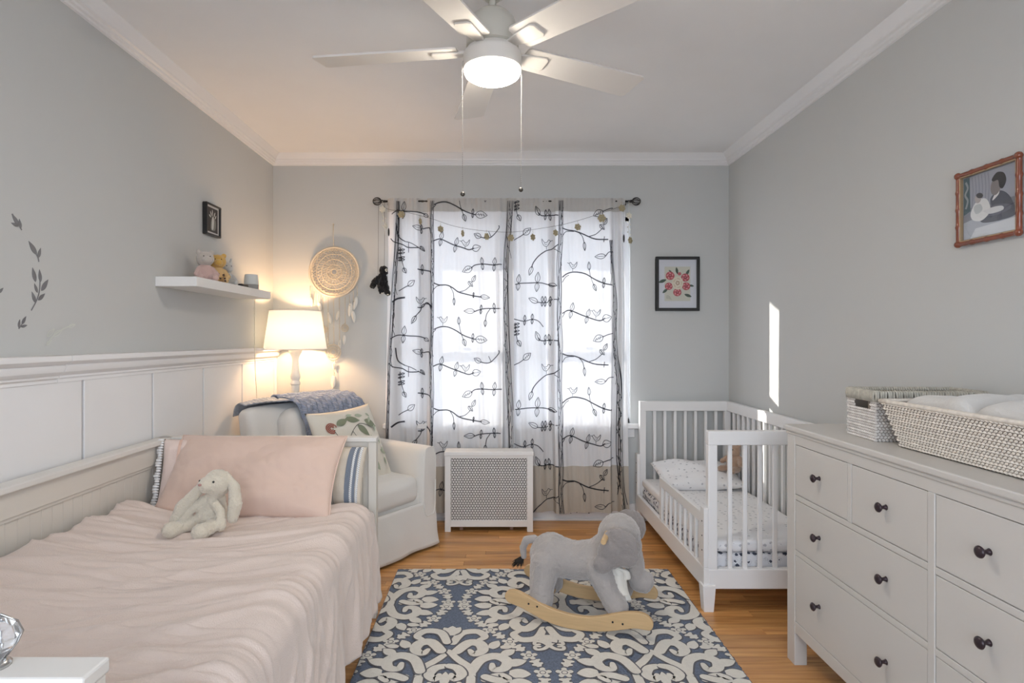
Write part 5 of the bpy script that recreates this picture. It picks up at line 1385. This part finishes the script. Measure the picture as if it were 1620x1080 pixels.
for k in range(4): pp.stroke((.12, .12, .10, 1), [(-.082, -.088-.006*k), (-.070, -.085-.007*k), (-.055+.004*k, -.094-.007*k)], .0015)
pp.done(t, 'rose_print')
sheet(t, .275, .35, .0165, m_glass, fb, 'picture_glass')

# small picture on the left wall
t = thing('small_picture', 'small black framed dark picture above the shelf', 'picture', (XL, 3.318, 1.979))
fl_ = lambda a, b_, d: Vector((d, a, b_))
frame(t, .165, .178, .009, .026, m_blackw, fl_)
sheet(t, .15, .163, .016, mat('mat_board2', (.62, .60, .58, 1), .8), fl_, 'mat_board')
sheet(t, .118, .136, .017, mat('dark_photo', (.045, .038, .035, 1), .6), fl_, 'photo')
pp = Paint(fl_, .0175); gw = (.58, .58, .55, 1); gm = (.22, .22, .20, 1)
pp.poly(gm, [(-.02, -.055), (.03, -.05), (.035, .0), (.0, .02), (-.02, -.01)])
pp.poly(gw, [(-.012, -.05), (.004, -.052), (.012, -.02), (.010, .012), (-.004, .018), (-.010, -.01)])
for (x, y, a, L) in ((-.012, .018, 120, .035), (-.002, .02, 95, .04), (.010, .018, 60, .036), (.022, .01, 50, .03), (-.02, .012, 150, .028)):
    c, s_ = math.cos(math.radians(a)), math.sin(math.radians(a)); pp.poly(gw, [(x, y), (x+c*L*.6-s_*.005, y+s_*L*.6+c*.005), (x+c*L, y+s_*L), (x+c*L*.5+s_*.005, y+s_*L*.5-c*.005)])
pp.done(t, 'photo_image')

# family photograph on the right wall
py0, py1 = 1.868, 2.138
t = thing('family_photo', 'bamboo framed old black and white photograph on the right wall', 'picture', (XR, 2.000, 1.773))
fr_ = lambda a, b_, d: Vector((-d, -a, b_))   # a runs to the right as seen
m_bam = mat('red_bamboo', (.20, .05, .022, 1), .25, var=.5, vscale=25, coat=.4); m_gold = mat('gilt_edge', (.42, .30, .18, 1), .4, .4)
w_, h_ = .262, .262
mb = MB()
for a0, b0, a1, b1 in ((-1, -1, -1, 1), (1, -1, 1, 1), (-1, 1, 1, 1), (-1, -1, 1, -1)):
    pts = []; R_ = []
    for i in range(25):
        u = i/24; a = (a0+(a1-a0)*u)*(w_/2-.008); b_ = (b0+(b1-b0)*u)*(h_/2-.008); pts.append(fr_(a, b_, .016)); R_.append(.0085+(.002 if i % 6 == 0 else 0))
    mb.tube(pts, R_, 10)
for a in (-1, 1):
    for b_ in (-1, 1): mb.ball(fr_(a*(w_/2-.008), b_*(h_/2-.008), .018), .0125, 10, 8)
mb.build('frame', m_bam, t, smooth=True)
frame(t, w_-.026, h_-.026, .006, .020, m_gold, fr_, 'gilt_liner', .001)
sheet(t, w_-.02, h_-.02, .008, mat('photo_ground', (.20, .22, .26, 1), .5), fr_, 'photo')
pp = Paint(fr_, .0085)
q = lambda pts: [((a-.5)*.226, (.5-b_)*.226) for a, b_ in pts]
pp.poly((.34, .36, .42, 1), q([(.14, .02), (.98, .02), (.98, .5), (.14, .5)]), False)
pp.poly((.06, .11, .13, 1), q([(.02, .02), (.13, .02), (.15, .55), (.02, .6)]), False)
for k in range(6): pp.stroke((.26, .27, .32, 1), q([(.18+k*.06, .03), (.2+k*.06, .25), (.18+k*.06, .5)]), .004)
pp.stroke((.28, .32, .34, 1), q([(.06, .08), (.10, .18), (.05, .28), (.10, .38), (.06, .5)]), .008)
pp.poly((.40, .44, .50, 1), q([(.02, .72), (.35, .66), (.98, .70), (.98, .98), (.02, .98)]), False)
pp.poly((.62, .66, .70, 1), q([(.25, .84), (.98, .80), (.98, .98), (.15, .98)]), False)
pp.poly((.085, .095, .125, 1), q([(.52, .45), (.66, .36), (.80, .42), (.90, .56), (.96, .76), (.70, .80), (.40, .78), (.34, .70), (.55, .62)]))
pp.poly((.14, .15, .19, 1), q([(.42, .60), (.60, .55), (.86, .60), (.84, .68), (.5, .70)]))
pp.poly((.70, .70, .72, 1), q([(.60, .40), (.68, .36), (.66, .42), (.56, .48)]))
pp.ell((.22, .20, .20, 1), (.62-.5)*.226, (.5-.28)*.226, .021, .030, -10)
pp.poly((.025, .025, .03, 1), q([(.55, .16), (.64, .08), (.76, .12), (.80, .24), (.74, .34), (.68, .30), (.66, .20), (.58, .20)]))
pp.poly((.72, .74, .74, 1), q([(.28, .42), (.44, .42), (.52, .55), (.50, .66), (.36, .74), (.20, .70), (.16, .58)]))
pp.poly((.50, .54, .55, 1), q([(.22, .50), (.34, .48), (.38, .58), (.26, .62)]))
pp.ell((.45, .42, .42, 1), (.30-.5)*.226, (.5-.39)*.226, .014, .016); pp.ell((.06, .06, .07, 1), (.33-.5)*.226, (.5-.35)*.226, .015, .009, -20)
pp.poly((.66, .68, .70, 1), q([(.40, .60), (.60, .58), (.74, .60), (.74, .66), (.52, .67)]))
pp.done(t, 'photo_image')
sheet(t, w_-.036, h_-.036, .0125, m_glass, fr_, 'picture_glass')

# ================================================================== LEAF DECALS ON THE LEFT WALL
m_dec = mat('grey_decal', (.19, .19, .20, 1), .8); m_dec2 = mat('pale_decal', (.60, .62, .57, 1), .7)
XD = XL
def wpt(px, py): Y = F*(-XD)/(VX-px); return (Y, CH-(py-VY)*Y/F)
def decal(label, base, stems, leaves, m_, hollow=False):
    Y0, Z0 = wpt(*base); mb = MB(); fn = lambda a, b_, k: Vector((k, a, b_))
    if True:
        t = thing('leaf_decal', label, 'wall decal', (XD, Y0, Z0))
        S = lambda p: (wpt(*p)[0]-Y0, wpt(*p)[1]-Z0)
        def ext(a, b_, d): return Vector((d, a, b_))
        ms = MB()
        for pts in stems: ribbon(ms, catmull([(*S(p), 0) for p in pts], 6), .005, fn, .0010)
        ms.build('stem', m_, t)
        for (x0, y0, x1, y1) in leaves:
            a = Vector(S((x0, y0))); b_ = Vector(S((x1, y1))); d = b_-a; L = d.length; ang = math.atan2(d.y, d.x)
            top, bot = leaf_poly(a.x, a.y, L, ang, .34, 10)
            P = top+bot[::-1][1:-1]
            lm = MB()
            if hollow:
                ribbon(lm, [Vector(p) for p in top], .003, fn, .0011); ribbon(lm, [Vector(p) for p in bot], .003, fn, .0011); ribbon(lm, [a, b_], .002, fn, .0011)
            else:
                lm.prism(P, ext, .0002, .0014)
            lm.build('leaf', m_, t)
decal('topmost small grey three-leaf sprig decal on the left wall', (27, 352), [((34, 364), (30, 357), (19, 338))], [(30, 357, 18, 338), (29, 358, 17, 352), (33, 361, 30, 346)], m_dec)
decal('second grey two-leaf sprig decal from the top', (55, 398), [((61, 414), (60, 408), (56, 400))], [(58, 403, 45, 381), (60, 408, 64, 392)], m_dec)
decal('large grey seven-leaf sprig decal, biggest on the left wall', (60, 455), [((49, 491), (57, 476), (62, 460), (63, 440))], [(56, 446, 51, 423), (64, 446, 62, 426), (65, 460, 76, 442), (59, 463, 54, 448), (56, 479, 50, 461), (60, 475, 71, 464), ], m_dec)
decal('small grey three-leaf sprig decal below the large one', (37, 510), [((29, 520), (34, 513))], [(29, 518, 31, 505), (34, 513, 41, 500), (33, 517, 43, 514)], m_dec)
decal('pale barely visible sprig decal just above the wainscot cap', (92, 528), [((73, 546), (85, 530), (102, 519), (118, 513))], [(74, 532, 86, 520), (84, 531, 98, 522), (73, 545, 81, 538), (108, 517, 119, 513)], m_dec2, True)
decal('grey single leaf decal at the left picture edge', (2, 460), [((-6, 466), (-2, 463))], [(-3, 464, 5, 455)], m_dec)

# ================================================================== DREAMCATCHER
m_rope = mat('natural_cotton_cord', (.66, .59, .48, 1), .9, bump=.4, bscale=400, var=.1, vscale=80); m_fea = mat('white_feather', (.80, .77, .70, 1), .8, var=.06)
DCY = YB-.022
dc = thing('dreamcatcher', 'round cream crochet dreamcatcher with feathers hanging on the back wall', 'wall hanging', (at(529, 430, DCY).x, DCY, at(529, 430, DCY).z))
D0 = at(529, 430, DCY)
def dp(px, py, y=0): v = at(px, py, DCY)-D0; v.y = y; return v
def ring_pts(c, r, n=48): return [Vector((c[0]+r*math.cos(2*PI*k/n), c[1], c[2]+r*math.sin(2*PI*k/n))) for k in range(n)]
mb = MB(); mb.tube(ring_pts((0, 0, 0), .177), .0085, 10, closed=True); mb.build('hoop', m_rope, dc, smooth=True)
mb = MB()
for j, r_ in enumerate((.020, .052, .090, .128, .164)):
    mb.tube(ring_pts((0, -.002, 0), r_), .0035 if j else .003, 6, closed=True)
for j, (r0, r1, n_) in enumerate(((.020, .052, 16), (.052, .090, 26), (.090, .128, 34), (.128, .164, 40), (.158, .176, 26))):
    for k in range(n_):
        for dlt in (1.1, -1.1):
            a0 = 2*PI*k/n_; a1 = 2*PI*(k+dlt)/n_; am = (a0+a1)/2+.04*dlt; rm = (r0+r1)/2
            mb.tube([(r0*math.cos(a0), -.002, r0*math.sin(a0)), (rm*math.cos(am), -.005*(dlt > 0)-.001, rm*math.sin(am)), (r1*math.cos(a1), -.002, r1*math.sin(a1))], .0017, 4, cap=False)
        a0 = 2*PI*k/n_
for k in range(32):
    a0 = 2*PI*k/32; a1 = 2*PI*(k+1)/32; mb.tube(catmull([(.164*math.cos(a0), -.003, .164*math.sin(a0)), (.153*math.cos((a0+a1)/2), -.004, .153*math.sin((a0+a1)/2)), (.164*math.cos(a1), -.003, .164*math.sin(a1))], 3), .003, 5)
stuff(mb.build('crochet_web', m_rope, dc, smooth=True))
mb = MB(); mb.tube([dp(528, 391), dp(527.5, 370, -.004), dp(527, 354, .008)], .0028, 6); mb.ball(dp(528, 380), .005, 8, 6)
mb.lathe([(.003, -.004), (.003, .020)], dp(527, 354, .0), 8, 'Y'); mb.build('hanging_loop', m_rope, dc, smooth=True)
def small_ring(px, py, r_, n_):
    c = dp(px, py); mb = MB(); mb.tube(ring_pts(c, r_, 28), .0042 if r_ > .03 else .003, 8, closed=True)
    for q in (.35, .68): mb.tube(ring_pts(c, r_*q, 20), .0022, 5, closed=True)
    for k in range(n_):
        a = 2*PI*k/n_; b_ = 2*PI*(k+1)/n_; mb.tube([c+Vector((r_*.35*math.cos(a), 0, r_*.35*math.sin(a))), c+Vector((r_*math.cos(b_), 0, r_*math.sin(b_)))], .0015, 4)
    mb.build('small_hoop', m_rope, dc, smooth=True)
small_ring(527, 557, .054, 18); small_ring(545.5, 518.6, .026, 10); small_ring(511.5, 521, .026, 10)
mb = MB()
for x, y0, y1 in ((491, 452, 474), (497, 461, 483), (504, 467, 480), (511, 470, 514), (519, 471, 545), (528, 472, 545), (537, 471, 545), (546, 470, 512), (553, 466, 484), (559, 460, 478), (565, 452, 468)):
    mb.tube([dp(x, y0), dp(x+.3, y1)], .0024, 5); mb.ball(dp(x+.2, y0*.35+y1*.65), .0042, 7, 5); mb.ball(dp(x+.3, y1-1), .0045, 7, 5)
for (x, y) in ((511, 510), (545.5, 511)): mb.ball(dp(x, y), .004, 7, 5)
mb.tube([dp(527, 570), dp(529, 596)], .0016, 5); mb.ball(dp(529, 590), .005, 7, 5)
mb.build('strings', m_rope, dc, smooth=True)
def feather(px, py, L, deg, w=.016):
    c = dp(px, py); a = math.radians(deg); mb = MB(); d = Vector((math.sin(a), 0, -math.cos(a))); s_ = Vector((math.cos(a), 0, math.sin(a)))
    vs = []; N = 9
    for i in range(N+1):
        t = i/N; h = w*math.sin(PI*min(1, .08+t*.92))**.6*(1-.25*t)+.0006; p = c+d*L*t+Vector((0, -.004+.006*math.sin(t*3), 0))
        vs += [p-s_*h+Vector((0, .003, 0)), p, p+s_*h+Vector((0, .003, 0))]
    mb.add(vs, [f for i in range(N) for f in ((3*i, 3*i+1, 3*i+4, 3*i+3), (3*i+1, 3*i+2, 3*i+5, 3*i+4))])
    mb.tube([c-d*.012, c+d*L*.9], [.0014, .0006], 4)
    mb.build('feather', m_fea, dc, smooth=True, solid=.0008)
for f in ((564, 470, .095, -12, .017), (555, 480, .100, -6, .019), (558, 492, .085, 8, .016), (519, 494, .085, 14, .014), (536, 492, .07, -14, .013), (545, 530, .07, -4, .013), (538, 538, .10, -8, .013), (491, 470, .07, 10, .012), (504, 478, .07, 12, .014), (529, 573, .055, -3, .014), (528, 594, .095, -4, .023), (518, 536, .06, 10, .010)): feather(*f)

# monkey puppet hanging on strings
m_mon = mat('black_plush', (.008, .008, .010, 1), .95, sheen=.15, bump=.8, bscale=90)
MY = 4.13
mk = thing('plush_monkey', 'black furry toy hanging on two strings beside the curtains', 'soft toy', tuple(at(604, 445, MY)))
O_ = at(604, 445, MY)
def mpz(px, py, y=0): v = at(px, py, MY)-O_; return (v.x, y, v.z)
blob('body', m_mon, mk, [('e', mpz(607, 428), .032), ('c', [(*mpz(605, 436), .030), (*mpz(606, 450), .036)]), ('c', [(*mpz(600, 440), .024), (*mpz(592, 446), .022), (*mpz(590, 452), .020)]),
    ('c', [(*mpz(602, 452), .022), (*mpz(603, 461), .018)]), ('c', [(*mpz(611, 454), .022), (*mpz(613, 463), .020)])], voxel=.005, smooth=1, fur=.008, fscale=80)
mb = MB(); mb.ball(mpz(612, 428, -.022), (.010, .010, .012)); mb.ball(mpz(605, 464, -.010), (.008, .012, .005)); mb.ball(mpz(614, 466, -.010), (.008, .012, .005)); mb.build('face_patch', m_flw, mk, smooth=True)
mb = MB(); mb.ball(mpz(613, 428, -.031), .004); mb.build('eye', m_eye, mk, smooth=True)
mb = MB(); mb.tube([mpz(608, 424), mpz(607.5, 318, .03)], .0012, 4); mb.tube([mpz(598, 438), mpz(597, 318, .04)], .0010, 4); mb.build('string', m_str, mk)
